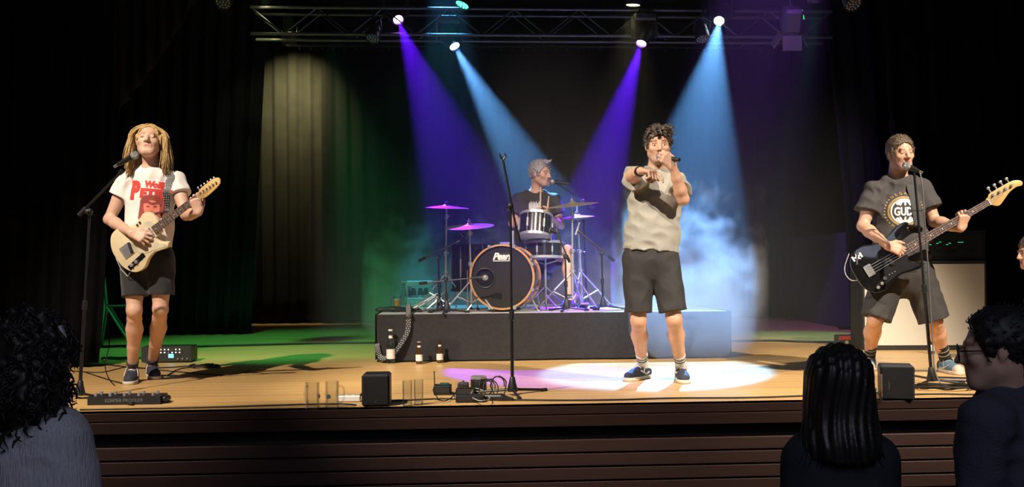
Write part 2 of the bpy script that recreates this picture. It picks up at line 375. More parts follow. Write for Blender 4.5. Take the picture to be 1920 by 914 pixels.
# stage front: lip, recessed board, slats
m_slat = mat('brown stained slat', (0.050, 0.021, 0.015), 0.6, var=0.15, scale=5, stretch=(0.5, 8, 8))
m_lip = mat('dark stained stage edge', (0.032, 0.015, 0.011), 0.6, spec=0.2, var=0.15, scale=5, stretch=(0.5, 8, 8))
wf = struct(MB().box((0, 0.12, -0.56), (17, 0.1, 1.0)).build('wall_front', mat('dark stage front board', (0.03, 0.018, 0.016), 0.7), None, 0))
wf.location = S(0.3, 0); wf.rotation_euler = (0, 0, TH); wf['label'] = 'dark slatted wooden front of the stage'
MB().rbox((0, 0.05, -0.0245), (17, 0.104, 0.049), 0.003).build('edge_board', m_lip, wf)
MB().rbox((0, 0.040, -0.086), (17, 0.1, 0.066), 0.003).build('fascia_board', m_lip, wf)
MB().rbox((0, 0.085, -0.155), (17, 0.03, 0.07), 0.003).build('recessed_board', mat('dark recessed board', (0.018, 0.010, 0.010), 0.7), wf)
sm = MB().rbox((0, 0.035, 0), (17, 0.05, 0.071), 0.003)
s0 = None
for i in range(11):
    if s0 is None: s0 = sm.build('slat', m_slat, wf); q = s0
    else: q = bpy.data.objects.new('slat', s0.data); COL.objects.link(q); q.parent = wf
    q.location = (0, 0, -0.235 - i * 0.0815)
hf = struct(MB().box((0, 0, -0.05), (18, 14, 0.1)).build('floor', mat('dark hall parquet', (0.05, 0.03, 0.02), 0.5), None, 0)); hf.location = (0, -0.9, HALL); hf['label'] = 'dark hall floor in front of the stage'
hf.rotation_euler = (0, 0, TH)
m_dark = mat('black painted wall', (0.008, 0.008, 0.009), 0.9)
wb = struct(MB().box((0, 0, 2.0), (18, 0.2, 6.2)).build('wall_back', m_dark, None, 0)); wb.location = S(0.3, 10.5); wb.rotation_euler = (0, 0, TH)
cl = struct(MB().box((0, 0, 0), (18, 11.5, 0.2)).build('ceiling', m_dark, None, 0)); cl.location = S(0.3, 5.3, 5.0); cl.rotation_euler = (0, 0, TH)
for nm, u in (('wall_left', -8.4), ('wall_right', 9.0)):
    k = struct(MB().box((0, 0, 2.0), (0.2, 10.8, 6.2)).build(nm, m_dark, None, 0)); k.location = S(u, 5.2); k.rotation_euler = (0, 0, TH)

def curtain(name, a, b, ztop, zbot, folds, amp, m, label, nz=14, th=0.012, edge0=None, edge1=None, seed=0, amp_bot=1.0):
    """hanging cloth from floor point a to floor point b, zbot may be a function of 0..1; edge0/edge1 shift an edge with height"""
    rnd = random.Random(seed); a, b = Vector(a), Vector(b); L = (b - a).length; d = (b - a) / L; nr = Vector((d.y, -d.x, 0))
    n = max(int(folds * 9), 24); ph = [rnd.uniform(-0.6, 0.6) for _ in range(int(folds) + 3)]
    zb = zbot if callable(zbot) else (lambda t: zbot)
    mb = MB(); vs = []
    for side in (0, 1):
        for j in range(nz + 1):
            s = j / nz
            for i in range(n + 1):
                t = i / n; f = t * folds; k = int(f); pz = ph[k] * (1 - f + k) + ph[k + 1] * (f - k)
                e0 = edge0(s) if edge0 else 0; e1 = edge1(s) if edge1 else 0
                w_ = amp * (0.55 + 0.45 * s * amp_bot) * (math.sin(2 * math.pi * f + pz) + 0.3 * math.sin(4.6 * math.pi * f + 2 * pz))
                z = ztop + (zb(t) - ztop) * s
                p = a + d * (t * (L - e0 + e1) + e0) + nr * (w_ + (th if side else 0)) + Vector((0, 0, z)); vs.append(p)
    r = n + 1; fs = []; o = (nz + 1) * r
    for j in range(nz):
        for i in range(n):
            q = j * r + i; fs += [(q, q + 1, q + r + 1, q + r), (o + q, o + q + r, o + q + r + 1, o + q + 1)]
    for j in range(nz):
        q = j * r; fs.append((q, q + r, o + q + r, o + q)); q += n; fs.append((q, o + q, o + q + r, q + r))
    for i in range(n):
        fs.append((i, o + i, o + i + 1, i + 1)); q = nz * r + i; fs.append((q, q + 1, o + q + 1, o + q))
    mb.add(vs, fs); return mb.build(name, m, None, 180, label=label, cat='curtain')
m_back = mat('charcoal backdrop velvet', (0.010, 0.010, 0.0095), 0.95, var=0.25, scale=5, spec=0.1)
m_leg = mat('dark wing velvet', (0.013, 0.014, 0.0135), 0.95, var=0.25, scale=5, spec=0.1)
vb = toS(FL(540, 608))[1]
a = onv(430, 600, vb + 0.1); b = onv(616, 600, vb + 0.1); a.z = b.z = 0
curtain('backdrop_curtain', a, b, 4.62, 0.05, 6.5, 0.05, m_back, 'olive grey backdrop strip lit yellow at the left', seed=3)
a = onv(606, 600, vb - 0.05); b = onv(1500, 600, vb - 0.05); a.z = b.z = 0
curtain('backdrop_curtain', a, b, 4.62, 0.05, 28, 0.045, M_VELV, 'wide black backdrop curtain hanging behind the drum riser', seed=4)
vl = toS(FL(400, 628))[1]
a = onv(120, 620, vl); b = onv(470, 626, vl); a.z = b.z = 0
curtain('wing_curtain', a, b, 4.8, 0.01, 13, 0.05, m_leg, 'dark green-lit wing curtain behind the guitarist', edge1=lambda s: 0.28 * (1 - s), seed=5)
vf = toS(FL(120, 690))[1]
a = onv(-160, 680, vf); b = onv(184, 680, vf); a.z = b.z = 0
curtain('front_curtain', a, b, 4.6, 0.035, 12, 0.035, M_VELV, 'tall black front curtain left of the guitarist', edge1=lambda s: 0.22 * (1 - s) ** 0.7, seed=8)
# gathered swag in the upper left
vsw = vf + 0.45
a = onv(222, 100, vsw); b = onv(372, 0, vsw); zt = 4.2; z0 = onv(222, 215, vsw).z; a.z = b.z = 0
curtain('swag_curtain', a, b, zt, lambda t: z0 + (onv(372, -10, vsw).z - z0) * (t ** 0.75 * 0.6 + 0.4 * t ** 2), 6, 0.03, m_leg, 'black swag gathered diagonally at the upper left', seed=11)
vr = 4.15
a = onv(1690, 600, vr); b = onv(2120, 600, vr); a.z = b.z = 0
curtain('front_curtain', a, b, 4.6, 0.02, 12, 0.035, M_VELV, 'tall black front curtain right of the bassist', edge0=lambda s: -0.22 * (1 - s), seed=9)
vr2 = 6.0
a = onv(1592, 600, vr2); b = onv(1860, 600, vr2); a.z = b.z = 0
curtain('wing_curtain', a, b, 4.8, 0.02, 9, 0.05, mat('blue lit wing velvet', (0.006, 0.0062, 0.009), 0.95, var=0.25, scale=5, spec=0.1), 'dark blue-lit wing curtain behind the bassist', edge0=lambda s: -0.42 * (1 - s) ** 1.6, seed=6)  # black velvet with faint blue stage light put into its colour

# drum riser
RZ = 0.41
va = toS(FL(960, 677))[1]; ua, ub = us(707, 640, va), us(1368, 640, va)
rl = ub - ua; RD = 2.15
riser = thing('drum_riser', S((ua + ub) / 2, va), 'low drum riser skirted with black cloth', 'stage riser', TH)
MB().rbox((0, RD / 2, RZ - 0.02), (rl, RD, 0.04), 0.004).build('deck', mat('riser deck boards', (0.60, 0.59, 0.60), 0.5, scale=40), riser, 0)
m_skirt = mat('black molton cloth', (0.030, 0.028, 0.030), 0.95, var=0.2, scale=30, bump=0.25, bscale=90, spec=0.15)
for nm, p0, p1 in (('front', (-rl / 2, -0.012), (rl / 2, -0.012)), ('left', (-rl / 2 - 0.012, RD), (-rl / 2 - 0.012, 0)), ('right', (rl / 2 + 0.012, 0), (rl / 2 + 0.012, RD))):
    n = 60; mb = MB(); vs = []; d = (Vector(p1) - Vector(p0)); L = d.length; d /= L; nn = Vector((d.y, -d.x))
    for j in range(9):
        for i in range(n + 1):
            t = i / n * L; s = j / 8; wv = (0.010 * math.sin(t * 7 + 1.3 * math.sin(t * 2.1)) + 0.004 * math.sin(t * 19)) * s * min(1, 6 * i / n, 6 * (1 - i / n))
            p = Vector(p0) + d * t + nn * (wv + 0.004); vs.append((p.x, p.y, RZ + 0.003 - s * (RZ - 0.012)))
    mb.add(vs, [(j * (n + 1) + i, j * (n + 1) + i + 1, (j + 1) * (n + 1) + i + 1, (j + 1) * (n + 1) + i) for j in range(8) for i in range(n)]); mb.build('skirt', m_skirt, riser, 180)
for sx in (-1, 1):
    for y in (0.08, RD - 0.08): MB().cyl((sx * (rl / 2 - 0.08), y, 0), (sx * (rl / 2 - 0.08), y, RZ - 0.04), 0.03).build('leg', M_STEEL, riser)

# ------------------------------------------------------------------ truss, curtain rail, lamps
vt = toS(Vector((0, TR_Y, 0)))[1]
zt1 = onv(960, 17, vt).z; zt2 = onv(960, 34, vt + 0.29).z; zb = zt1 - 0.29
U0, U1 = us(470, 30, vt), us(1560, 30, vt)
truss = thing('lighting_truss', S(0, vt), 'aluminium box truss carrying the stage lamps', 'truss', TH)
m_alu = mat('dull aluminium', (0.10, 0.10, 0.115), 0.4, 0.6)
for y, z in ((0, zt1), (0.29, zt1), (0, zb), (0.29, zb)): MB().cyl((U0, y, z), (U1, y, z), 0.019, n=10).build('chord', m_alu, truss, 60)
nb = 18; du = (U1 - U0) / nb; bm0 = {}
for i in range(nb):
    for y in (0, 0.29):
        key = (i % 2, y)
        if key not in bm0: bm0[key] = MB().cyl((0, y, zb if i % 2 else zt1), (du, y, zt1 if i % 2 else zb), 0.008, n=6).build('brace', m_alu, truss, 60); q = bm0[key]
        else: q = bpy.data.objects.new('brace', bm0[key].data); COL.objects.link(q); q.parent = truss
        q.location = (U0 + i * du, 0, 0)
for i in range(0, nb + 1, 2): MB().cyl((U0 + i * du, 0, zt1), (U0 + i * du, 0.29, zt1), 0.008, n=6).build('cross_brace', m_alu, truss, 60)
for uu in (U0 + 0.4, U1 - 0.4):
    MB().cyl((uu, 0.145, zt1), (uu, 0.145, 4.9), 0.006, n=6).build('hanging_cable', M_BMET, truss)
zr = onv(960, 88, vt + 0.5).z
rail = thing('curtain_rail', S(0, vt + 0.5), 'thin black curtain rail with gliders below the truss', 'rail', TH)
MB().box(((U0 + U1) / 2, 0, zr), (U1 - U0 - 0.6, 0.03, 0.02)).build('track', M_BMET, rail)
gm = None
for i in range(46):
    uu = U0 + 0.45 + i * 0.128
    if uu > U1 - 0.4: break
    if gm is None: q = MB().box((0, 0, -0.03), (0.018, 0.012, 0.035)).build('glider', M_BMET, rail); gm = q.data
    else: q = bpy.data.objects.new('glider', gm); COL.objects.link(q); q.parent = rail
    q.location = (uu, 0, zr)
for i in range(5):
    uu = U0 + 0.9 + i * (U1 - U0 - 1.8) / 4; MB().cyl((uu, 0, zr), (uu, 0, zb - 0.02), 0.006, n=6).tube([(uu, 0, zb), (uu, -0.2, zb)], 0.008, 6).build('drop_rod', m_alu, rail)
# backdrop pipe that carries the big curtain
pp = thing('curtain_pipe', S(0, vb + 0.1), 'black pipe at the top of the backdrop curtain', 'pipe', TH)
ua_, ub_ = us(430, 600, vb + 0.1), us(1500, 600, vb + 0.1)
MB().cyl((ua_, 0, 4.64), (ub_, 0, 4.64), 0.02).build('tube', M_BMET, pp)
for t in (0.05, 0.35, 0.65, 0.95): MB().cyl((ua_ + (ub_ - ua_) * t, 0, 4.64), (ua_ + (ub_ - ua_) * t, 0, 4.9), 0.008, n=6).build('hanger', M_BMET, pp)

def emis(name, col, s): return mat(name, col, 0.3, emit=s, var=0)
def moving_head(px, py, target, col, power, size, label, ec):
    lens = P(px, py, TR_Y); d = (Vector(target) - lens).normalized(); piv = lens - d * 0.16
    top = zb - 0.02
    t = thing('moving_head_light', (piv.x, piv.y, piv.z), label, 'stage light', TH, 'moving heads on the truss')
    L = Matrix.Rotation(-TH, 3, 'Z'); dl = L @ d
    ztop = max(top - piv.z, 0.22)
    MB().rbox((0, 0, ztop - 0.045), (0.26, 0.2, 0.09), 0.02).build('base', M_BLK, t)
    for cx in (-0.05, 0.05): MB().tube([(cx, 0, ztop), (cx, 0, ztop + 0.05)], 0.014).build('clamp', M_BMET, t)
    for sx in (-1, 1): MB().rbox((sx * 0.125, 0, ztop / 2 - 0.04), (0.045, 0.09, ztop + 0.04), 0.018).build('yoke_arm', M_BLK, t)
    MB().lathe([(0.03, -0.19), (0.075, -0.17), (0.098, -0.1), (0.1, 0.02), (0.085, 0.08), (0.072, 0.13), (0.07, 0.155), (0.058, 0.155), (0.055, 0.12)], (0, 0, 0), dl, 28).build('lamp_body', M_BLK, t)
    MB().lathe([(0.0, 0.146), (0.03, 0.144), (0.052, 0.135), (0.052, 0.128)], (0, 0, 0), dl, 24).build('lens', ec, t)
    s = spot('beam', lens + d * 0.03, target, power, col, size, 0.25, 0.03)
    mw = Matrix.Translation(t.location) @ Matrix.Rotation(TH, 4, 'Z'); s.parent = t; s.matrix_parent_inverse = mw.inverted()
    return t
m_lb = emis('blue white lens', (0.75, 0.95, 1.0), 25); m_lv = emis('violet lens', (0.75, 0.35, 1.0), 18)
for (kind, (px, py), tg, col, pw, sz), lb in zip(HEADS, ('moving head light with violet beam, leftmost on the truss', 'moving head light with pale blue beam above the drum cymbals', 'moving head light with violet beam above the singer', 'moving head light with pale blue beam, rightmost of the four')):
    moving_head(px, py, tg, col, pw, sz, lb, m_lb if kind == 'blue' else m_lv)
m_led = mat('unlit led lens', (0.45, 0.42, 0.45), 0.25, 0.4)
def led_par(px, py, Y, label, col=None, tilt=(-0.15, -0.55, -1), e=None, r=0.075, power=0, size=50, target=None, ztop=None):
    c = P(px, py, Y); d = (Vector(target) - c).normalized() if target is not None else Vector(tilt).normalized()
    t = thing('led_wash_light', c, label, 'stage light', 0, 'LED wash lights on the rig')
    MB().lathe([(0.03, -0.2), (r * 0.9, -0.17), (r * 1.08, -0.05), (r * 1.1, 0.012), (r, 0.012), (r * 0.97, -0.01)], (0, 0, 0), d, 24).build('housing', M_BLK, t)
    x, y, _ = frame(d); zt_ = ztop if ztop else 0.4
    MB().tube([x * (r * 1.2) - d * 0.08, x * (r * 1.2) + Vector((0, 0, 0.2)), Vector((0, 0, 0.24)), -x * (r * 1.2) + Vector((0, 0, 0.2)), -x * (r * 1.2) - d * 0.08], 0.010, 6).build('bracket', M_BMET, t)
    MB().cyl((0, 0, 0.24), (0, 0, zt_), 0.012, n=8).build('clamp', M_BMET, t)
    ba = MB().lathe([(0, 0), (r * 0.97, 0)], (0, 0, 0), d, 20, False).build('lens_plate', M_BLK, t)
    mled = e or m_led; pts = [(0, 0)] + [(0.42, k * 60) for k in range(6)] + [(0.8, 15 + k * 30) for k in range(12)]
    q0 = None
    for rr, an in pts:
        o = x * (rr * r * math.cos(R(an))) + y * (rr * r * math.sin(R(an)))
        if q0 is None: q0 = MB().lathe([(0, 0.010), (r * 0.11, 0.007), (r * 0.155, 0.0)], (0, 0, 0), d, 8).build('led_lens', mled, t); q = q0
        else: q = bpy.data.objects.new('led_lens', q0.data); COL.objects.link(q); q.parent = t
        q.location = o
    if power:
        s = spot('wash', c + d * 0.03, target if target is not None else c + d, power, col, size, 0.8, 0.05)
        s.parent = t; s.matrix_parent_inverse = Matrix.Translation(c).inverted()
    return t
e_g = emis('green led', (0.05, 1.0, 0.45), 9); e_y = emis('warm yellow led', (1.0, 0.95, 0.45), 14); e_g2 = emis('deep green led', (0.02, 1.0, 0.2), 6)
led_par(867, 8, 10.6, 'LED wash light glowing turquoise green above the left blue beam', (0.05, 1, 0.4), e=e_g, power=30, size=44, target=FL(560, 662), ztop=0.5)
led_par(1187, 8, 10.6, 'LED wash light glowing pale yellow above the right violet beam', (1, 0.9, 0.5), e=e_y, power=60, size=50, target=FL(1150, 640))
led_par(1530, 0, 9.6, 'LED wash light glowing green at the upper right', (0.05, 1, 0.3), e=e_g2, power=40, size=34, target=FL(1490, 632))
led_par(495, -4, 10.6, 'LED wash light glowing dim yellow at the upper left', (0.9, 0.9, 0.35), e=e_y, power=40, size=40, target=P(500, 330, 13.6))
led_par(418, 4, 9.6, 'unlit LED wash light, leftmost on the rig', tilt=(-0.1, -0.9, -0.8))
led_par(699, 72, 10.9, 'unlit LED wash light beside the left violet beam', ztop=0.3)
led_par(1318, 73, 10.9, 'unlit LED wash light beside the right blue beam', tilt=(0.1, -0.5, -1), ztop=0.55)
led_par(1600, 8, 9.4, 'unlit LED wash light, rightmost on the rig', tilt=(0.15, -0.8, -1))
# fresnel lanterns with barn doors
def fresnel(px, py, Y, label, target, on, rz=0):
    c = P(px, py, Y); t = thing('fresnel_lantern', c, label, 'stage light', rz)
    d = (t.matrix_basis.to_3x3().inverted() @ (Vector(target) - c)).normalized(); q = d.to_track_quat('-Z', 'Y').to_matrix()
    MB().rbox(-d * 0.14, (0.2, 0.22, 0.26), 0.03, q).build('housing', M_BLK, t)
    MB().lathe([(0.08, -0.02), (0.082, 0.0), (0.06, 0.012), (0.0, 0.016)], (0, 0, 0), d, 20).build('lens', emis('warm lamp lens', (1, 0.85, 0.6), 10) if on else m_led, t)
    for a_, w_ in ((0, 0.22), (1, 0.2), (2, 0.22), (3, 0.2)):
        o = q @ Vector(((0.1, 0, 0), (0, 0.1, 0), (-0.1, 0, 0), (0, -0.1, 0))[a_]); rr = q @ Matrix.Rotation(R(30) * (-1 if a_ < 2 else 1), 3, 'Y' if a_ % 2 == 0 else 'X') @ Matrix.Identity(3)
        if a_ % 2: rr = q @ Matrix.Rotation(R(30) * (1 if a_ == 1 else -1), 3, 'X')
        dn = rr @ Vector((0, 0, -1)); MB().box(o + dn * 0.08, (0.006, w_, 0.16) if a_ % 2 == 0 else (w_, 0.006, 0.16), rr).build('barn_door', mat('worn barn door metal', (0.05, 0.045, 0.03), 0.4, 0.5), t)
    MB().tube([(0.13, 0, 0.0) - d * 0.14, (0.13, 0, 0.2), (-0.13, 0, 0.2), (-0.13, 0, 0) - d * 0.14] if False else [Vector((0.13, 0, 0)) - d * 0.14, (0.13, 0, 0.24), (-0.13, 0, 0.24), Vector((-0.13, 0, 0)) - d * 0.14], 0.01, 6).cyl((0, 0, 0.24), (0, 0, 0.42), 0.012).build('bracket', M_BMET, t)
    if on: s = spot('lamp_glow', c + (Vector(target) - c).normalized() * .02, target, 1250, (1, 0.86, 0.38), 84, 1.0, 0.04); s.parent = t; s.matrix_parent_inverse = Matrix.Translation(c).inverted()
    return t
fresnel(543, 56, 13.9, 'theatre lantern with warm lamp above the yellow-lit backdrop', P(556, 190, 14.75), True)
fresnel(1482, 62, 10.6, 'dark theatre lantern with barn doors at the right end of the truss', P(1440, 500, 12.0), False)
# twin strip lamp right at the top
for px_, lb in ((1017, 'small warm blinder lamp at the top edge, left one'), (1068, 'small warm blinder lamp at the top edge, right one')):
    c = P(px_, -2, 10.2); t = thing('blinder_lamp', c, lb, 'stage light', 0, 'blinder lamps')
    MB().rbox((0, 0, 0.05), (0.13, 0.1, 0.09), 0.015).build('housing', M_BLK, t); MB().box((0, -0.012, 0.0), (0.08, 0.05, 0.012), Matrix.Rotation(R(20), 3, 'X')).build('lens', emis('dim warm strip', (1, 0.8, 0.4), 1.2), t)
    MB().cyl((0, 0, 0.09), (0, 0, 0.4), 0.012).build('clamp', M_BMET, t)
# ------------------------------------------------------------------ people
V3 = lambda *a: np.array(a, float)
def rotm(yaw=0, pitch=0, roll=0):
    return np.array(Matrix.Rotation(R(yaw), 3, 'Z') @ Matrix.Rotation(R(pitch), 3, 'X') @ Matrix.Rotation(R(roll), 3, 'Y'))
def add_head(fd, c, M, neck, nr=0.056, chin=1.0):
    T = lambda x, y, z: c + M @ V3(x, y, z)
    fd.ell(T(0, .018, .03), (.077, .097, .088), .02, M=M); fd.ell(T(0, -.022, -.035), (.064, .072, .085), .03, M=M)
    fd.cone(T(-.018, -.066, -.103 * chin), T(.018, -.066, -.103 * chin), .023, .023, .03)
    for s in (-1, 1):
        fd.cone(T(s * .048, .0, -.06), T(s * .025, -.05, -.098), .024, .02, .03); fd.ell(T(s * .042, -.062, -.026), (.024, .02, .02), .02, M=M)
        fd.ell(T(s * .034, -.104, .001), (.017, .018, .0115), .012, 's', M=M); fd.ell(T(s * .032, -.077, -.001), (.0135, .0135, .0125), .004, M=M)
        fd.ell(T(s * .08, .016, -.008), (.007, .017, .029), .008, M=M); fd.ell(T(s * .014, -.097, -.037), (.009, .011, .008), .008, M=M)
    fd.cone(T(-.036, -.08, .021), T(.036, -.08, .021), .011, .011, .012)
    fd.chain([T(0, -.085, .012), T(0, -.1, -.012), T(0, -.111, -.032)], [.008, .0095, .0125], .010)
    fd.cone(T(-.019, -.083, -.063), T(.019, -.083, -.063), .008, .008, .010); fd.cone(T(-.015, -.083, -.074), T(.015, -.083, -.074), .009, .009, .008)
    fd.cone(T(-.012, -.093, -.0685), T(.012, -.093, -.0685), .0035, .0035, .004, 's')
    fd.cone(T(0, .028, -.05), neck, nr, nr * 1.08, .03)
def head_tint(c, M, beard=0, closed=True, browc=(.38, .3, .24), lip=(.78, .48, .48)):
    def fn(p):
        q = (p - c) @ M; x, y, z = np.abs(q[:, 0]), q[:, 1], q[:, 2]; col = np.ones((len(p), 3)); front = (y < -.045) & (y > -.103) & (z > -.14) & (z < .1)
        def lay(mask, c_): col[mask] = np.array(c_)
        if beard:
            d = np.clip((-.045 - z) / .02, 0, 1) * ((y < .0) & (z > -.15) & (x < .08)) * beard; col[:] *= (1 - d[:, None] * np.array([.25, .2, .12]))
        lay(front & (x < .021) & (np.abs(z + .068) < .011) & (y < -.078), lip); lay(front & (x < .015) & (np.abs(z + .0685) < .0022) & (y < -.07), (.35, .18, .17))
        lay(front & (x > .014) & (x < .05) & (np.abs(z - .024 + (x - .03) ** 2 * 4) < .0052), browc)
        if closed: lay(front & (x > .02) & (x < .046) & (np.abs(z + .0055 - (x - .033) ** 2 * 14) < .0032), (.30, .2, .17))
        else: lay(front & (x > .018) & (x < .047) & (np.abs(z - .0065 + (x - .033) ** 2 * 14) < .0028), (.30, .2, .17))
        n = front & (x < .018) & (z < -.035) & (z > -.046); col[n] *= .8
        return col
    return fn
def add_hand(fd, w, f, n, t, curls, thumb=None, k=.009, spread=.0, sc=1.0):
    """w wrist, f finger direction, n the way the palm faces, t towards the thumb; curls = per finger (knuckle, middle, tip) in degrees"""
    f = nrm(f); n = np.asarray(n, float); n = nrm(n - f * (n @ f)); t = np.asarray(t, float); t = nrm(t - f * (t @ f) - n * (t @ n))
    tips = []
    for i, off in enumerate((.031, .0105, -.0105, -.03)):
        kn = w + (f * (.088, .092, .088, .08)[i] + t * off) * sc
        fd.cone(w + t * off * .55 + f * .008, kn, .0145 * sc, .0115 * sc, .016)
        a = 0; p = kn; L = (1, 1.1, 1.02, .8)[i]; ff = nrm(f + t * off * spread)
        for ln, c_, r1, r2 in zip((.044, .027, .021), curls[i], (.0098, .0088, .008), (.0088, .008, .0068)):
            a += R(c_); d = ff * math.cos(a) + n * math.sin(a); q = p + d * ln * L * sc; fd.cone(p, q, r1 * sc, r2 * sc, k * .6); p = q
        tips.append(p)
    d1, d2, d3 = thumb or ((.55, .75, .25), (.85, .35, .35), (.95, .1, .45)); p = w + (f * .022 + t * .024) * sc
    for d, ln, r1, r2 in zip((d1, d2, d3), (.04, .036, .028), (.0165, .0125, .0105), (.0125, .0108, .0085)):
        q = p + nrm(f * d[0] + t * d[1] + n * d[2]) * ln * sc; fd.cone(p, q, r1 * sc, r2 * sc, .010); p = q
    return tips
CURL = lambda a, b, c: [(a, b, c)] * 4
def add_arm(fd, s, e, w, sc=1.0):
    s, e, w = map(np.asarray, (s, e, w)); m = s + (e - s) * .45
    fd.chain([s, m, e], [.052 * sc, .047 * sc, .038 * sc], .03); q = e + (w - e) * .28
    fd.chain([e, q, e + (w - e) * .65, w], [.037 * sc, .042 * sc, .034 * sc, .026 * sc], .02)
def add_leg(fd, h, kn, a, sc=1.0, back=(0, 1, 0), foot=None):
    h, kn, a = map(np.asarray, (h, kn, a)); back = np.array(back, float)
    fd.chain([h, h + (kn - h) * .5, kn], [.082 * sc, .068 * sc, .052 * sc], .03); fd.ell(kn - back * .012, (.036 * sc, .036 * sc, .042 * sc), .03)
    d = a - kn; fd.chain([kn, kn + d * .14 + back * .006, kn + d * .32 + back * .016, kn + d * .62 + back * .008, a], [.049 * sc, .049 * sc, .058 * sc, .043 * sc, .033 * sc], .02)
    if foot is not None: fd.cone(a + V3(0, 0, -.03), a + np.asarray(foot) * .13 + V3(0, 0, -.055), .034, .03, .03)
def folds(amp, seed, f=16, sq=(1, .7, .8)):
    """creased cloth: a smooth random field folded into ridges"""
    r = np.random.RandomState(seed); D = r.normal(size=(12, 3)) * np.array(sq); D /= np.linalg.norm(D, axis=1)[:, None]; ph = r.uniform(0, 6.3, 12); fr = f * r.uniform(.45, 1.25, 12)
    def fn(x, y, z):
        p = np.stack([x, y, z], -1); n1 = sum(np.sin(p @ D[i] * fr[i] + ph[i]) for i in range(5)) / 2.2; n2 = sum(np.sin(p @ D[i] * fr[i] * .9 + ph[i] + n1 * .8) for i in range(5, 9)) / 2; n3 = sum(np.sin(p @ D[i] * f * .3 + ph[i]) for i in range(9, 12)) / 2
        return amp * (np.sqrt(n1 * n1 + .03) - .6 + .6 * (np.sqrt(n2 * n2 + .03) - .6)) * (.75 + .5 * n3)
    return fn
def bounds(pts, pad): a = np.array([np.asarray(p, float) for p in pts]); return a.min(0) - pad, a.max(0) + pad
def torso_pts(j):
    pel, neck = np.asarray(j['pelvis'], float), np.asarray(j['neck'], float); M = j['tM']; up = nrm(neck - pel); L = np.linalg.norm(neck - pel); return pel, neck, M, up, L
def make_body(root, j, m, h=.005, tint=None, legs=True):
    pel, neck, M, up, L = torso_pts(j); fw = -M[:, 1]; b = j.get('bulk', 1.0)
    pts = [j[k] for k in ('head', 'neck', 'pelvis', 'sL', 'eL', 'wL', 'sR', 'eR', 'wR') if k in j] + ([j[k] for k in ('kL', 'aL', 'kR', 'aR') if k in j])
    lo, hi = bounds(pts, .2); lo[2] = max(lo[2], j.get('zmin', -9)); fd = Field(lo, hi, h)
    fl = (M[:, 1], .7)
    fd.chain([pel - up * .02, pel + up * L * .3, pel + up * L * .62, neck - up * .11], [.13 * b, .12 * b, .135 * b, .11], .05, flat=fl)
    for s in 'LR': fd.cone(neck - up * .035, np.asarray(j['s' + s]), .046, .05, .05)
    add_head(fd, np.asarray(j['head']), j['hM'], neck, j.get('nr', .056))
    for s in 'LR': add_arm(fd, j['s' + s], j['e' + s], j['w' + s], j.get('arm', 1.0))
    for s in 'LR':
        if 'h' + s in j: add_hand(fd, np.asarray(j['w' + s]), **j['h' + s])
    if legs:
        for s in 'LR': add_leg(fd, j['q' + s], j['k' + s], j['a' + s], j.get('leg', 1.0), j.get('back', (0, 1, 0)), j.get('f' + s))
    return fd.mesh('body', m, root, tint)
def make_shirt(root, j, m, hem=-.12, slv=.55, r=(.165, .16, .17, .135), sr=(.078, .084), name='t_shirt', fold=(.006, 3), h=.006, neckr=.075, flat=.72, collar=0, ncut=(0, 0, 0)):
    pel, neck, M, up, L = torso_pts(j); fw = -M[:, 1]
    ends = [np.asarray(j['s' + s]) + (np.asarray(j['e' + s]) - np.asarray(j['s' + s])) * min(slv, 1) for s in 'LR']
    pts = [pel + up * hem, neck, j['sL'], j['sR']] + ends + ([j['eL'], j['eR'], j['wL'], j['wR']] if slv > 1 else []); lo, hi = bounds(pts, .2); fd = Field(lo, hi, h); fl = (M[:, 1], flat)
    hp = pel + up * hem
    fd.cone(pel + up * L * .3, hp, r[1], r[0], .04, flat=fl, cut=True)
    fd.chain([pel + up * L * .3, pel + up * L * .64, neck - up * .105], r[1:], .05, flat=fl)
    for s, en in zip('LR', ends):
        sh = np.asarray(j['s' + s]); fd.cone(neck - up * .05, sh, .058, .062, .05)
        if slv > 1: fd.cone(sh, np.asarray(j['e' + s]), sr[0], sr[1], .04); fd.cone(np.asarray(j['e' + s]), np.asarray(j['w' + s]), sr[1], sr[1] * .65, .03, cut=True)
        else: fd.cone(sh, en, sr[0], sr[1], .035, cut=True); d = nrm(en - sh); fd.cone(en + d * .052, en + d * .15, sr[1] - .022, sr[1] - .018, .006, 's')
    fd.cone(hp - up * .13, hp - up * .25, r[0] - .03, r[0] - .03, .006, 's', flat=fl)
    if collar: fd.cone(neck - up * .04, neck + up * collar, neckr + .012, neckr, .02, cut=True); fd.cone(neck, neck + up * .15, neckr - .01, neckr - .008, .004, 's')
    else: fd.ell(neck + up * .035 + fw * .02 + V3(*ncut), (neckr * .98, neckr * .98, .066), .012, 's')
    fd.disp(folds(fold[0] * .95, fold[1], 46))
    return fd.mesh(name, m, root)
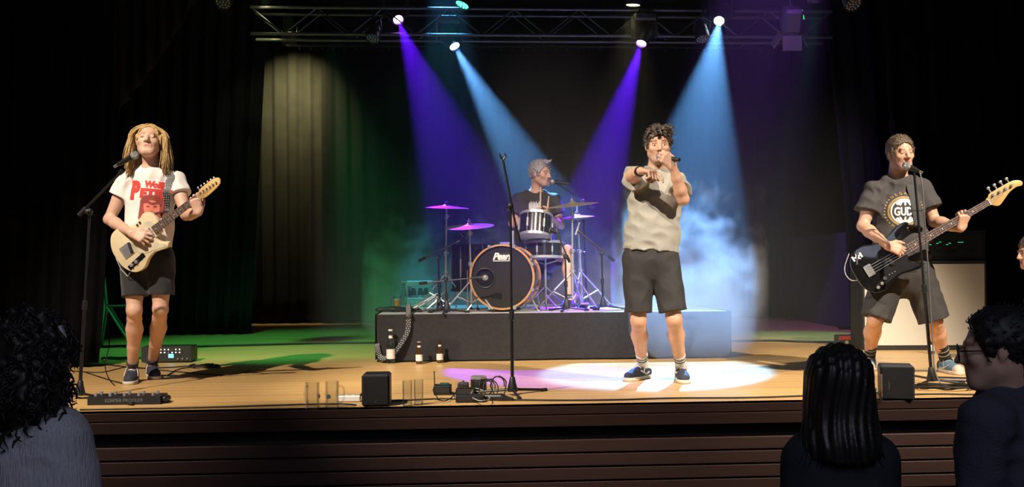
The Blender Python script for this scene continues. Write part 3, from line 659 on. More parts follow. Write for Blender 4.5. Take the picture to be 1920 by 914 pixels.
def make_shorts(root, j, m, hemL, hemR, r=(.165, .10, .115), name='shorts', top=.0, fold=(.006, 8), h=.006, flat=.72):
    def onthigh(s, he): q, k = np.asarray(j['q' + s]), np.asarray(j['k' + s]); t = (q - he) @ (q - k) / ((q - k) @ (q - k)); return q + (k - q) * t
    hemL, hemR = onthigh('L', np.asarray(hemL)), onthigh('R', np.asarray(hemR))
    pel, neck, M, up, L = torso_pts(j); pts = [pel + up * (.1 + top), j['qL'], j['qR'], hemL, hemR]; lo, hi = bounds(pts, .19); fd = Field(lo, hi, h); fl = (M[:, 1], flat)
    fd.cone(pel - up * .03, pel + up * (.06 + top), r[0], r[0] * .97, .04, flat=fl, cut=True)
    for s, he in zip('LR', (hemL, hemR)):
        q = np.asarray(j['q' + s]); he = np.asarray(he); d = nrm(he - q); fd.cone(q, he, r[1], r[2], .03, cut=True)
    for s, he in zip('LR', (hemL, hemR)):
        q = np.asarray(j['q' + s]); he = np.asarray(he); d = nrm(he - q); fd.cone(he + d * .06, he + d * .15, r[2] - .02, r[2] - .018, .006, 's')
    fd.disp(folds(fold[0] * .85, fold[1], 50)); return fd.mesh(name, m, root)
def hair_short(root, c, M, m, thick=.016, amp=.006, seed=1, front=.045, side=-.03, quiff=(), h=.004, name='hair'):
    T = lambda x, y, z: c + M @ V3(x, y, z); lo, hi = bounds([T(x, y, z) for x in (-.1, .1) for y in (-.13, .14) for z in (-.1, .17)], .03); fd = Field(lo, hi, h)
    fd.ell(T(0, .022, .036), (.08 + thick, .1 + thick, .09 + thick), .02, M=M)
    fd.ell(T(0, -.075, -.055), (.085, .075, front + .055), .012, 's', M=M); fd.ell(T(0, -.03, -.13), (.14, .14, .13 + side), .012, 's', M=M)
    for s in (-1, 1): fd.ell(T(s * .09, .012, -.02), (.02, .026, .035), .01, 's', M=M); fd.cone(T(s * .081, -.03, .03), T(s * .079, -.028, -.03), .008, .004, .01)
    fd.cone(T(0, .09, -.02), T(0, .08, -.075), .055, .04, .03, flat=(M[:, 1], .5))
    rr = np.random.RandomState(seed)
    for a, b, r1 in quiff: fd.cone(T(*a), T(*b), r1, r1 * .5, .012)
    def dn(x, y, z):
        q = (np.stack([x, y, z], -1) - c) @ M; return amp * (np.sin(q[..., 0] * 230 + 3 * np.sin(q[..., 2] * 60)) * .5 + np.sin(q[..., 1] * 120 + q[..., 0] * 90 + 2.0 * np.sin(q[..., 2] * 85)) * .6 + .4 * np.sin(q[..., 2] * 210 + q[..., 0] * 130))
    fd.disp(dn); return fd.mesh(name, m, root)
def tufts(root, hair, c, M, m, n=450, L=.03, r=.0026, comb=(0, -.5, .2), seed=1, jit=.35):
    """short tapered locks standing on the hair cap"""
    rnd = random.Random(seed); vs = hair.data.vertices; mb = MB(); cm = Vector(M @ V3(*comb)); c = Vector(c)
    for _ in range(n):
        v = vs[rnd.randrange(len(vs))]; nn = v.normal; rel = Vector((M.T @ np.array(v.co - c)))
        if (rel.y < -.085 and rel.z < .05) or rel.z < -.06: continue
        d = (cm - nn * cm.dot(nn) * .6 + nn * .25 + Vector((rnd.gauss(0, jit), rnd.gauss(0, jit), rnd.gauss(0, jit)))).normalized(); p = v.co - nn * .003; ll = L * rnd.uniform(.6, 1.3)
        mb.tube([p, p + d * ll * .4 + nn * .004, p + d * ll * .8 + nn * .002, p + d * ll - nn * .004], [r, r * 1.1, r * .8, r * .3], 5)
    return mb.build('hair_tufts', m, hair, 180, kind='stuff')
def hair_strands(c, M, rows, rnd, r=.006, seg=9):
    """rows: (n, path function(t in 0..1 across the row, s along the strand) in head space)"""
    mb = MB()
    for n, fn in rows:
        for i in range(n):
            t = (i + rnd.random()) / n; jx = [rnd.gauss(0, .008) for _ in range(3)]; wv = rnd.uniform(0, 6); am = rnd.uniform(.004, .011)
            pts = []
            for k in range(seg):
                s = k / (seg - 1); p = V3(*fn(t, s)) + V3(*jx) * (0.4 + s) + V3(math.sin(wv + s * 7) * am, math.cos(wv + s * 6) * am, 0) * s; pts.append(c + M @ p)
            mb.tube(pts, [r * (1.0 - .55 * (k / (seg - 1))) for k in range(seg)], 5)
    return mb
def make_shoe(mu, msole, mlace, mstripe=None, high=.075, L=.285, toe=None):
    """heel at the origin, toe towards -y; returns (upper mesh object without parent)"""
    fd = Field((-.08, -.32, -.02), (.08, .07, .16), .0045)
    fd.chain([V3(0, -.01, .04), V3(0, -.10, .04), V3(.004, -.19, .033), V3(.002, -.245, .03)], [.036, .038, .042, .036], .03)
    fd.cone(V3(0, -.005, .05), V3(0, -.02, high + .012), .036, .040, .03); fd.cone(V3(0, -.07, .065), V3(0, -.16, .045), .032, .03, .03)
    fd.cone(V3(0, -.022, high - .02), V3(0, -.03, high + .1), .032, .034, .006, 's')
    fd.below(V3(0, 0, high), V3(0, .25, 1), (-.1, -.12, .0), (.1, .1, .2)); fd.below(V3(0, 0, .014), V3(0, 0, -1), (-.1, -.4, -.03), (.1, .1, .03))
    up = fd.mesh('shoe', mu)
    fs = Field((-.08, -.33, -.02), (.08, .07, .05), .0045); fs.chain([V3(0, -.012, .016), V3(0, -.1, .016), V3(.004, -.19, .016), V3(.002, -.245, .016)], [.043, .041, .049, .043], .03)
    fs.below(V3(0, 0, .0), V3(0, 0, -1), (-.1, -.4, -.06), (.1, .1, .01)); fs.below(V3(0, 0, .026), V3(0, 0, 1), (-.1, -.4, .0), (.1, .1, .09)); fs.mesh('sole', msole, up)
    mb = MB()
    for i in range(4):
        y = -.085 - i * .027; z = .101 - i * .010
        mb.tube(spline([(-.026, y + .006, z - .014), (0, y, z + .002), (.026, y - .006, z - .014)], 4, False), .0042, 6)
    mb.tube(spline([(0, -.08, .106), (.03, -.085, .104), (.044, -.1, .075), (.047, -.115, .045)], 5, False), .0032, 6).tube(spline([(0, -.08, .106), (-.03, -.085, .104), (-.045, -.105, .07), (-.047, -.12, .042)], 5, False), .0032, 6)
    mb.torus((.017, -.08, .112), (0, .4, 1), .016, .0032, 14, 5).torus((-.017, -.08, .112), (0, .4, 1), .016, .0032, 14, 5); mb.build('laces', mlace, up, 180, kind='stuff')
    if toe: 
        ft = Field((-.08, -.33, -.02), (.08, -.15, .1), .0045); ft.chain([V3(.004, -.215, .034), V3(.002, -.247, .031)], [.0415, .0375], .02); ft.below(V3(0, -.205, 0), V3(0, 1, .3), (-.1, -.3, -.1), (.1, .1, .2)); ft.below(V3(0, 0, .014), V3(0, 0, -1), (-.1, -.4, -.03), (.1, .1, .03)); ft.mesh('toe_cap', toe, up)
    if mstripe:
        bv = BVHTree.FromPolygons([v.co for v in up.data.vertices], [tuple(p.vertices) for p in up.data.polygons])
        for s in (-1, 1):
            mb = MB(); line = spline([(-.03, .05), (-.07, .038), (-.105, .052), (-.14, .065)] if mstripe[1] == 'wave' else [(-.03, .034), (-.075, .03), (-.12, .042), (-.165, .064)], 5, False); pts = []
            for p in line:
                hit = bv.ray_cast(Vector((s * .1, p[0], p[1])), Vector((-s, 0, 0)))[0]
                pts.append((hit.x + s * .0005 if hit else s * .04, p[0], p[1]))
            n = len(pts); mb.tube(pts, [.0065 if mstripe[1] == 'wave' else .003 + .006 * math.sin(math.pi * min(1, k / n * 1.4)) for k in range(n)], 6); mb.build('side_stripe', mstripe[0], up, 180)
    return up
def put_shoe(root, up, heel, toedir, pitch=0, first=True):
    o = up if first else dup(up); o.parent = root; o.location = heel
    o.rotation_euler = (Matrix.Rotation(math.atan2(toedir[0], -toedir[1]), 3, 'Z') @ Matrix.Rotation(R(pitch), 3, 'X')).to_euler(); return o
def make_sock(root, a, kn, m, z0, z1, band=None, r=.040):
    """sock from height z0 to z1 along the shin through ankle a towards the knee"""
    a, kn = Vector(a), Vector(kn); d = (kn - a).normalized(); P0 = a + d * ((z0 - a.z) / d.z); P1 = a + d * ((z1 - a.z) / d.z)
    q = MB().tube([P0, P0.lerp(P1, .5), P1, P1 + d * .001], [r + .003, r, r + .0035, r - .002], 18, False).build('sock', m, root, 60)
    if band:
        for t in band[1]: c = P0.lerp(P1, t); MB().tube([c - d * .005, c + d * .005], [r + .0045, r + .0045], 18, False).build('sock_band', band[0], q)
    return q
def bvh_of(o): return BVHTree.FromPolygons([v.co for v in o.data.vertices], [tuple(p.vertices) for p in o.data.polygons])
def drape(name, vs, fs, bvh, m, parent, off=.003, ymin=-1.5, thick=0.0, cuts=2):
    """lay flat lettering given in local x,z onto the front of a cloth mesh"""
    bm = bmesh.new(); bv = [bm.verts.new((v[0], 0, v[1])) for v in vs]
    for f in fs:
        try: bm.faces.new([bv[i] for i in f])
        except ValueError: pass
    bmesh.ops.triangulate(bm, faces=bm.faces)
    for _ in range(cuts):
        e = [e for e in bm.edges if e.calc_length() > .018]
        if e: bmesh.ops.subdivide_edges(bm, edges=e, cuts=1); bmesh.ops.triangulate(bm, faces=bm.faces)
    last = None
    for v in bm.verts:
        h = bvh.ray_cast(Vector((v.co.x, ymin, v.co.z)), Vector((0, 1, 0)))[0]; v.co.y = (h.y if h else (last if last is not None else -.1)) - off; last = v.co.y
    me = bpy.data.meshes.new(name); bm.to_mesh(me); bm.free(); o = link(name, me, m, parent, 0); return o
SKIN = mat('light skin', (0.66, 0.40, 0.29), 0.5, var=0.06, scale=40, attr=True, sss=0.08, bump=0.05, bscale=200)
SKIN2 = mat('tanned skin', (0.60, 0.345, 0.235), 0.5, var=0.08, scale=40, attr=True, sss=0.08, bump=0.05, bscale=200)
def root_at(p, label, cat='person'): return thing('person', p, label, cat)
def sided(side, w, f, n, curls, **kw):
    f = nrm(f); t = np.cross(f, np.asarray(n, float)); return dict(f=f, n=n, t=t if side == 'R' else -t, curls=curls, **kw)   # side of the person's own body
def feet(j, root, s, heel, toe, ah=.095):
    h = np.array(heel - root.location); t = np.array(toe - root.location); d = nrm((t - h) * V3(1, 1, 0)); j['a' + s] = h + d * .05 + V3(0, 0, ah); j['f' + s] = d; j['heel' + s] = Vector(h); j['toe' + s] = d
def put_feet(root, j, up, dz=0):
    for i, s in enumerate('LR'): put_shoe(root, up, j['heel' + s] + Vector((0, 0, dz)), j['toe' + s], 0, i == 0)
M_BSH = mat('black shorts cotton', (0.016, 0.016, 0.018), 0.85, var=0.2, scale=25, bump=0.2, bscale=250, sheen=0.2)

# ---- guitarist
gr = root_at(FL(265, 722), 'long-haired blond guitarist in white printed t-shirt and black shorts')
def JJ(root): return lambda px, py, dy=0: np.array(P(px, py, root.location.y + dy) - root.location)
J = JJ(gr)
g = dict(head=J(279, 265, -.03), hM=rotm(14, -15, 2), neck=J(285, 313, .03), pelvis=J(277, 480, 0), tM=rotm(12), sL=J(238, 341, .0), eL=J(205, 412, -.02), wL=J(246, 437, -.27),
         sR=J(331, 340, .05), eR=J(349, 403, -.05), wR=J(372, 399, -.325), qL=J(252, 486), qR=J(302, 486), kL=J(252, 582, -.05), kR=J(301, 580, -.02), nr=.054, bulk=.96)
g['hL'] = sided('R', 0, (.85, -.1, -.32), (-.1, 1, -.3), [(12, 25, 20), (22, 35, 25), (32, 45, 25), (42, 50, 30)], thumb=((.8, .6, .0), (.95, .25, .1), (1, .1, .1)), spread=9)
g['hR'] = sided('L', 0, (-.12, -.28, .95), (-.1, 1, .1), [(48, 55, 30), (52, 58, 30), (56, 60, 30), (58, 60, 30)], thumb=((.6, .3, .9), (.7, .1, .9), (.8, 0, .6)), spread=6)
feet(g, gr, 'L', FL(250, 715), FL(225, 735)); feet(g, gr, 'R', FL(284, 706), FL(300, 722))
make_body(gr, g, SKIN, tint=head_tint(g['head'], g['hM'], 0.15, True, (.55, .42, .3), (.85, .5, .5)))
m_tee = mat('white cotton', (0.80, 0.74, 0.70), 0.85, var=0.04, scale=20, bump=0.15, bscale=120)
gsh = make_shirt(gr, g, m_tee, hem=.055, slv=.40, r=(.158, .156, .168, .132), sr=(.066, .08), fold=(.0075, 3), neckr=.074)
make_shorts(gr, g, M_BSH, J(247, 557, -.03), J(301, 553, -.01), r=(.158, .098, .09), fold=(.006, 8))
m_sole_w = mat('off white rubber', (0.62, 0.58, 0.50), 0.7); m_lace = mat('white laces', (0.75, 0.72, 0.68), 0.8)
m_navy = mat('navy suede', (0.03, 0.035, 0.055), 0.8); m_gsock = mat('dark grey sock', (0.05, 0.055, 0.065), 0.9)
put_feet(gr, g, make_shoe(m_navy, m_sole_w, m_lace))
for s in 'LR': make_sock(gr, g['a' + s], g['k' + s], m_gsock, .075, .15)
m_blond = mat('blond hair', (0.56, 0.36, 0.14), 0.5, var=0.25, scale=60, stretch=(1, 1, .25))
def blond():
    rnd = random.Random(4); c, M = g['head'], g['hM']; rows = []
    for s in (-1, 1):
        rows.append((230, lambda t, q, s=s: (s * (.006 + .098 * math.sin(min(q * 2.2, 1) * 1.45) + .022 * q + .012 * t * q), -.062 + .15 * t + .03 * q + .02 * q * q, .118 - .02 * t * t - .02 * (1 - t) * (1 - q) - .31 * q ** 1.45 + .03 * q)))
        rows.append((150, lambda t, q, s=s: (s * (.095 + .028 * q + .005 * math.sin(9 * t)), -.035 + .12 * t + .03 * q, .075 - .05 * t - .27 * q - .03 * t * q)))
    rows.append((140, lambda t, q: ((t - .5) * .2, .10 + .03 * math.sin(q * 3), .08 - .32 * q)))
    o = hair_strands(c, M, rows, rnd, .0042, 10).build('hair', m_blond, gr, 180)
    hair_short(gr, c, M, m_blond, .008, .002, 2, .085, -.03, name='hair_crown')
blond()
# red print on the shirt
m_red = mat('red print', (0.62, 0.05, 0.04), 0.8); m_red2 = mat('dark red print', (0.33, 0.06, 0.05), 0.8); m_salm = mat('salmon print', (0.78, 0.24, 0.16), 0.8)
bv = bvh_of(gsh)
def word(txt, px, py, hpx, m, Jf, parent, bvh, shear=0, bold=.05, sp=1.0, name='lettering', rot=0, wpx=None, dy=-.13):
    c = Jf(px, py, dy); c2 = Jf(px, py + hpx, dy); hgt = c[2] - c2[2]; vs, fs = text_mesh(txt, hgt / .70, shear, bold * hgt, sp)
    xs = [v.x for v in vs]; wd = max(xs) - min(xs); k = 1.0
    if wpx: k = abs(Jf(px + wpx, py, dy)[0] - c[0]) / wd
    cx = (max(xs) + min(xs)) / 2; ca, sa = math.cos(R(rot)), math.sin(R(rot)); ys = [v.y for v in vs]; cyy = (max(ys) + min(ys)) / 2
    q = [((v.x - cx) * k * ca - (v.y - cyy) * sa + c[0], (v.x - cx) * k * sa + (v.y - cyy) * ca + c[2]) for v in vs]
    return drape(name, q, fs, bvh, m, parent)
def blob(pts, m, Jf, parent, bvh, name, off=.003, dy=-.13, n=5):
    q = [Jf(x, y, dy) for x, y in pts]; q = [(p[0], p[2]) for p in q]; q = [(v.x, v.y) for v in spline([(a, b, 0) for a, b in q], n)]
    return drape(name, q, [tuple(range(len(q)))], bvh, m, parent, off, cuts=4)
word('P', 250, 356, 31, m_red, J, gsh, bv, 0, .11, rot=-4, wpx=19)
word('Wolfg', 285, 347, 11, m_red, J, gsh, bv, 0, .11, rot=-5, wpx=38)
word('ETRY', 289, 363, 16, m_red, J, gsh, bv, 0, .11, rot=-4, wpx=58)
blob([(262, 374), (270, 367), (282, 365), (294, 369), (301, 378), (303, 392), (299, 402), (292, 412), (280, 416), (268, 415), (258, 412), (258, 400), (260, 386)], m_red2, J, gsh, bv, 'portrait_print', .0035)
blob([(268, 380), (276, 376), (286, 376), (293, 381), (294, 392), (290, 401), (282, 407), (274, 405), (268, 396)], m_salm, J, gsh, bv, 'portrait_print', .0055)
for pts in ([(272, 387), (275, 385), (278, 387), (275, 388.5)], [(284, 387), (287, 385), (290, 387), (287, 388.5)], [(276, 398), (281, 396), (286, 398), (281, 400)], [(267, 381), (274, 375), (283, 380), (292, 377), (296, 384), (290, 382), (281, 384), (273, 380)]):
    blob(pts, m_red2, J, gsh, bv, 'portrait_print', .0075)

# ---- singer
sr_ = root_at(FL(1235, 723), 'singer in grey t-shirt and black shorts pointing at the audience'); J = JJ(sr_)
s_ = dict(head=J(1234, 272, -.06), hM=rotm(-3, 4, -2), neck=J(1232, 317, .02), pelvis=J(1220, 480, 0), tM=rotm(0), sL=J(1198, 336, -.04), eL=J(1184, 331, -.27), wL=J(1201, 321, -.49),
          sR=J(1265, 340, .0), eR=J(1281, 374, -.17), wR=J(1262, 313, -.27), qL=J(1196, 488), qR=J(1245, 488), kL=J(1197, 602, -.03), kR=J(1264, 600, -.05), bulk=1.05, nr=.058)
s_['hL'] = sided('R', 0, (.72, -.62, -.12), (.1, -.1, -1), [(25, 25, 15), (65, 75, 35), (70, 80, 40), (70, 80, 40)], thumb=((.6, .6, .4), (.85, .2, .5), (.9, 0, .5)))
s_['hR'] = sided('L', 0, (-.62, -.22, .62), (-.35, .95, .25), [(55, 65, 35), (60, 70, 40), (62, 72, 40), (65, 72, 40)], thumb=((.5, .6, .7), (.7, .2, .9), (.6, 0, .9)))
feet(s_, sr_, 'L', FL(1212, 709), FL(1162, 718)); feet(s_, sr_, 'R', FL(1276, 712), FL(1293, 734))
make_body(sr_, s_, SKIN2, tint=head_tint(s_['head'], s_['hM'], 0.8, False, (.34, .27, .22)))
m_grey = mat('heather grey cotton', (0.34, 0.325, 0.28), 0.85, var=0.06, scale=30, bump=0.15, bscale=120)
make_shirt(sr_, s_, m_grey, hem=.03, slv=.62, r=(.19, .176, .178, .14), sr=(.07, .084), fold=(.011, 12), neckr=.076)
make_shorts(sr_, s_, mat('charcoal shorts twill', (0.030, 0.029, 0.029), 0.8, var=0.15, scale=25, bump=0.2, bscale=250), J(1195, 587, -.03), J(1258, 585, -.04), r=(.178, .106, .094), fold=(.007, 15))
m_sock = mat('white sock', (0.72, 0.70, 0.68), 0.9); m_sband = mat('dark sock stripe', (0.06, 0.06, 0.08), 0.9)
put_feet(sr_, s_, make_shoe(m_navy, m_sole_w, m_lace, (m_sole_w, 'wave'), .07))
for s in 'LR': make_sock(sr_, s_['a' + s], s_['k' + s], m_sock, .075, .19, (m_sband, (.72, .88)))
m_brown = mat('greying brown hair', (0.10, 0.075, 0.055), 0.6, var=0.5, scale=70, stretch=(1, 1, .3))
hs1 = hair_short(sr_, s_['head'], s_['hM'], m_brown, .010, .002, 3, .062, -.03, quiff=[((-.03, -.09, .10), (-.02, -.115, .062), .016), ((.0, -.09, .11), (.012, -.118, .065), .015), ((.035, -.085, .105), (.035, -.11, .07), .014), ((.05, -.05, .115), (.085, -.085, .105), .014), ((.06, -.07, .1), (.095, -.07, .07), .012), ((-.06, -.06, .09), (-.085, -.05, .05), .014)])
tufts(sr_, hs1, s_['head'], s_['hM'], m_brown, 600, .024, .0026, (.45, -.4, .1), 3, .16)
def eyes(root, j, m_iris):
    for s in (-1, 1):
        c = j['head'] + j['hM'] @ V3(s * .032, -.0775, -.002); e = MB().ball(c, (.013, .0145, .0058), 12, 8, Matrix(j['hM'].tolist())).build('eye', mat('eye white', (0.75, 0.72, 0.68), 0.25), root, 180)
        d = Vector(j['hM'] @ V3(0, -1, -.1)).normalized(); MB().lathe([(0, .0152), (.003, .0150), (.0045, .0138)], Vector(c), d, 12).build('iris', m_iris, e)
eyes(sr_, s_, mat('dark iris', (0.03, 0.018, 0.012), 0.2))
# wristband
wb_ = Vector(s_['wL']); dd = (Vector(s_['wL']) - Vector(s_['eL'])).normalized(); MB().tube([wb_ - dd * .03, wb_ - dd * .018, wb_ - dd * .005], [.034, .0355, .034], 16).build('wristband', M_BLK, sr_)

# ---- bassist
br = root_at(FL(1703, 705), 'bassist in black printed t-shirt and dark shorts singing'); J = JJ(br)
b_ = dict(head=J(1689, 287, -.05), hM=rotm(6, 4, -3), neck=J(1683, 334, .03), pelvis=J(1694, 505, 0), tM=rotm(-10), sL=J(1640, 357, .02), eL=J(1618, 424, -.02), wL=J(1663, 461, -.28),
          sR=J(1727, 354, -.02), eR=J(1752, 415, -.07), wR=J(1801, 429, -.325), qL=J(1669, 514), qR=J(1720, 514), kL=J(1641, 600, -.03), kR=J(1752, 603, -.03), bulk=1.12, nr=.062, arm=1.08, leg=1.08)
b_['hL'] = sided('R', 0, (.85, -.1, -.3), (-.1, 1, -.25), [(25, 35, 20), (30, 45, 25), (35, 50, 30), (40, 50, 30)], thumb=((.7, .65, .1), (.95, .25, .2), (1, .1, .2)))
b_['hR'] = sided('L', 0, (.2, -.28, .93), (-.1, 1, .1), [(48, 55, 30), (52, 58, 30), (56, 60, 30), (58, 60, 30)], thumb=((.6, .4, .9), (.9, .2, .5), (1, .1, .1)), spread=8)
feet(b_, br, 'L', FL(1631, 691), FL(1623, 713)); feet(b_, br, 'R', FL(1767, 697), FL(1832, 711))
make_body(br, b_, SKIN2, tint=head_tint(b_['head'], b_['hM'], 0.7, True, (.5, .4, .33)))
m_btee = mat('washed black cotton', (0.058, 0.053, 0.053), 0.85, var=0.12, scale=20, bump=0.15, bscale=120)
bsh = make_shirt(br, b_, m_btee, hem=-.03, slv=.62, r=(.192, .188, .196, .15), sr=(.074, .096), fold=(.009, 21), neckr=.08)
make_shorts(br, b_, mat('dark grey shorts twill', (0.040, 0.037, 0.036), 0.8, var=0.15, scale=25, bump=0.2, bscale=250), J(1645, 598, -.03), J(1748, 602, -.03), r=(.185, .118, .11), fold=(.006, 18))
m_ssock = mat('black sock', (0.02, 0.02, 0.024), 0.9); m_wband = mat('pale sock stripe', (0.5, 0.5, 0.46), 0.9)
m_teal = mat('blue grey sneaker suede', (0.10, 0.17, 0.24), 0.7, var=0.1); m_cream = mat('cream sneaker leather', (0.62, 0.55, 0.45), 0.6)
put_feet(br, b_, make_shoe(m_teal, m_cream, mat('blue laces', (0.14, 0.26, 0.36), 0.8), (m_cream, 'swoosh'), .08, toe=m_cream))
for s in 'LR': make_sock(br, b_['a' + s], b_['k' + s], m_ssock, .08, .215, (m_wband, (.55, .78)), .042)
m_gbrown = mat('short grey brown hair', (0.17, 0.125, 0.085), 0.6, var=0.5, scale=80)
hs2 = hair_short(br, b_['head'], b_['hM'], m_gbrown, .009, .0012, 5, .07, -.03)
tufts(br, hs2, b_['head'], b_['hM'], m_gbrown, 1100, .012, .0016, (.1, -.6, .15), 5, .15)
bv = bvh_of(bsh); m_gold = mat('gold print', (0.42, 0.28, 0.10), 0.7)
def ring(cx, cy_, r1, r2, m, Jf, parent, bvh, name, n=48, sx=1.0, off=.003, a0=0, a1=360, dy=-.14):
    vs = []; fs = []
    for k in range(n + 1):
        a = R(a0 + (a1 - a0) * k / n)
        for r in (r1, r2): p = Jf(cx + r * sx * math.cos(a), cy_ - r * math.sin(a), dy); vs.append((p[0], p[2]))
    for k in range(n): fs.append((2 * k, 2 * k + 1, 2 * k + 3, 2 * k + 2))
    return drape(name, vs, fs, bvh, m, parent, off, cuts=0)
CX, CY = 1698, 396
ring(CX, CY, 25, 28.5, m_gold, J, bsh, bv, 'gold_ring_print'); ring(CX, CY, 21.5, 24, M_WHITE, J, bsh, bv, 'white_ring_print', off=.0035)
for sg in (-1, 1):
    ring(CX, CY - sg * 3, 14, 18.5, M_WHITE, J, bsh, bv, 'globe_print', a0=35 if sg > 0 else 215, a1=145 if sg > 0 else 325, off=.0035)
    for k in (-1, 0, 1): blob([(CX + k * 9 - 1.6, CY - sg * 11), (CX + k * 9 + 1.6, CY - sg * 11), (CX + k * 5 + 1.4, CY - sg * 19), (CX + k * 5 - 1.4, CY - sg * 19)], M_WHITE, J, bsh, bv, 'globe_print', .0035, n=2)
word('GUDE', CX + 1, CY + .5, 15, M_WHITE, J, bsh, bv, 0, .06, wpx=41)
for k, ch in enumerate('HESSEN'): a = R(232 + k * 15); word(ch, CX + 34 * math.cos(a), CY - 34 * math.sin(a), 5, m_gold, J, bsh, bv, 0, .03, rot=math.degrees(a) + 90)
for k, ch in enumerate('NEGAAC'): a = R(128 - k * 14); word(ch, CX + 34 * math.cos(a), CY - 34 * math.sin(a), 5, m_gold, J, bsh, bv, 0, .03, rot=math.degrees(a) - 90)
for a_ in list(range(140, 230, 10)) + list(range(-30, 50, 10)):
    a = R(a_); blob([(CX + 34 * math.cos(a) + dx_, CY - 34 * math.sin(a) + dy_) for dx_, dy_ in ((-1.6, 0), (0, -1.6), (1.6, 0), (0, 1.6))], m_gold, J, bsh, bv, 'dot_print', n=2)

# ---- drummer
DY = 9.78
q = P(1004, 560, DY); dr = root_at((q.x, DY, RZ), 'grey-haired drummer in dark t-shirt seated behind the drum kit'); J = JJ(dr)
d_ = dict(head=J(1014, 326, -.03), hM=rotm(52, 3, -2), neck=J(1005, 359, .02), pelvis=J(1003, 486, .06), tM=rotm(14), sL=J(973, 376, .0), eL=J(961, 421, -.05), wL=J(1001, 409, -.2),
          sR=J(1038, 376, .03), eR=J(1051, 423, -.04), wR=J(1031, 407, -.26), qL=J(986, 493), qR=J(1024, 493), kL=J(952, 488, -.38), kR=J(1064, 470, -.36), bulk=1.05, back=(0, .6, -.5), leg=1.0)
d_['hL'] = sided('R', 0, (.45, -.5, .25), (.75, .4, .1), CURL(70, 75, 40)); d_['hR'] = sided('L', 0, (-.35, -.6, .2), (-.75, .3, .1), CURL(70, 75, 40))
for s, dx_ in (('L', -.02), ('R', .01)):
    k = d_['k' + s]; d_['a' + s] = V3(k[0] + dx_, k[1] - .05, .1); d_['f' + s] = nrm(V3(dx_, -1, 0)); d_['heel' + s] = Vector((k[0] + dx_, k[1] - .0, 0.002)); d_['toe' + s] = V3(dx_ * 3, -1, 0)
make_body(dr, d_, SKIN, tint=head_tint(d_['head'], d_['hM'], 0.5, False, (.55, .52, .5)))
dsh = make_shirt(dr, d_, mat('dark drummer cotton', (0.035, 0.033, 0.036), 0.85, var=0.1, bump=0.15, bscale=120), hem=.0, slv=.6, r=(.185, .175, .182, .145), sr=(.07, .088), fold=(.008, 31), neckr=.076)
make_shorts(dr, d_, M_BSH, (d_['qL'] * .4 + d_['kL'] * .6), (d_['qR'] * .4 + d_['kR'] * .6), r=(.175, .11, .1))
put_feet(dr, d_, make_shoe(mat('black trainer', (0.02, 0.02, 0.02), 0.7), m_sole_w, m_lace))
for s in 'LR': make_sock(dr, d_['a' + s], d_['k' + s], m_gsock, .075, .14)
hs3 = hair_short(dr, d_['head'], d_['hM'], mat('silver grey hair', (0.42, 0.42, 0.42), 0.55, var=0.3, scale=70), .010, .003, 7, .075, -.03, quiff=[((0, -.07, .11), (.01, -.1, .12), .024), ((-.03, -.06, .11), (-.03, -.095, .105), .02)])
tufts(dr, hs3, d_['head'], d_['hM'], MATS['silver grey hair'], 500, .02, .0025, (0, -.3, .5), 7, .15)
eyes(dr, d_, mat('blue iris', (0.05, 0.1, 0.16), 0.2))
bv = bvh_of(dsh); word('HMMH', 1003, 385, 16, M_WHITE, J, dsh, bv, 0, .05, wpx=24) if False else None
for k in range(9): blob([(992 + k * 2.6, 381 - (k % 3)), (993.4 + k * 2.6, 380 - (k % 2) * 3), (994.0 + k * 2.6, 391 + (k % 3)), (992 + k * 2.6, 392 + (k % 2) * 2)], M_WHITE, J, dsh, bv, 'scribble_print', n=2)
# ------------------------------------------------------------------ guitars
def place(o, A, B, wdir=(0, -1, 0.05), scale=1.0):
    U = (B - A).normalized(); Wv = Vector(wdir); Wv = (Wv - U * Wv.dot(U)).normalized(); V = Wv.cross(U)
    M = Matrix(((U.x, V.x, Wv.x), (U.y, V.y, Wv.y), (U.z, V.z, Wv.z))).to_4x4(); M.translation = A; o.matrix_world = M @ Matrix.Scale(scale, 4); return o.matrix_world.copy()
def ribbon(pts, wid, th=.003, wd=None):
    """flat band through the points; wd gives the width direction at each point"""
    pts = [Vector(p) for p in pts]; n = len(pts); mb = MB(); vs = []
    for i, p in enumerate(pts):
        d = (pts[min(i + 1, n - 1)] - pts[max(i - 1, 0)]).normalized(); w_ = Vector(wd[i] if isinstance(wd, list) else wd); w_ = (w_ - d * w_.dot(d)).normalized(); nn = d.cross(w_)
        for a, b in ((-1, -1), (1, -1), (1, 1), (-1, 1)): vs.append(p + w_ * a * wid / 2 + nn * b * th / 2)
    fs = [(0, 1, 2, 3), tuple((n - 1) * 4 + k for k in (3, 2, 1, 0))]
    for i in range(n - 1):
        for k in range(4): k2 = (k + 1) % 4; fs.append((i * 4 + k, i * 4 + k2, i * 4 + 4 + k2, i * 4 + 4 + k))
    return mb.add(vs, fs)
ID = lambda u, v, w_: (u, v, w_)
def sp2(pts, n=5): return [(p.x, p.y) for p in spline([(a, b, 0) for a, b in pts], n)]
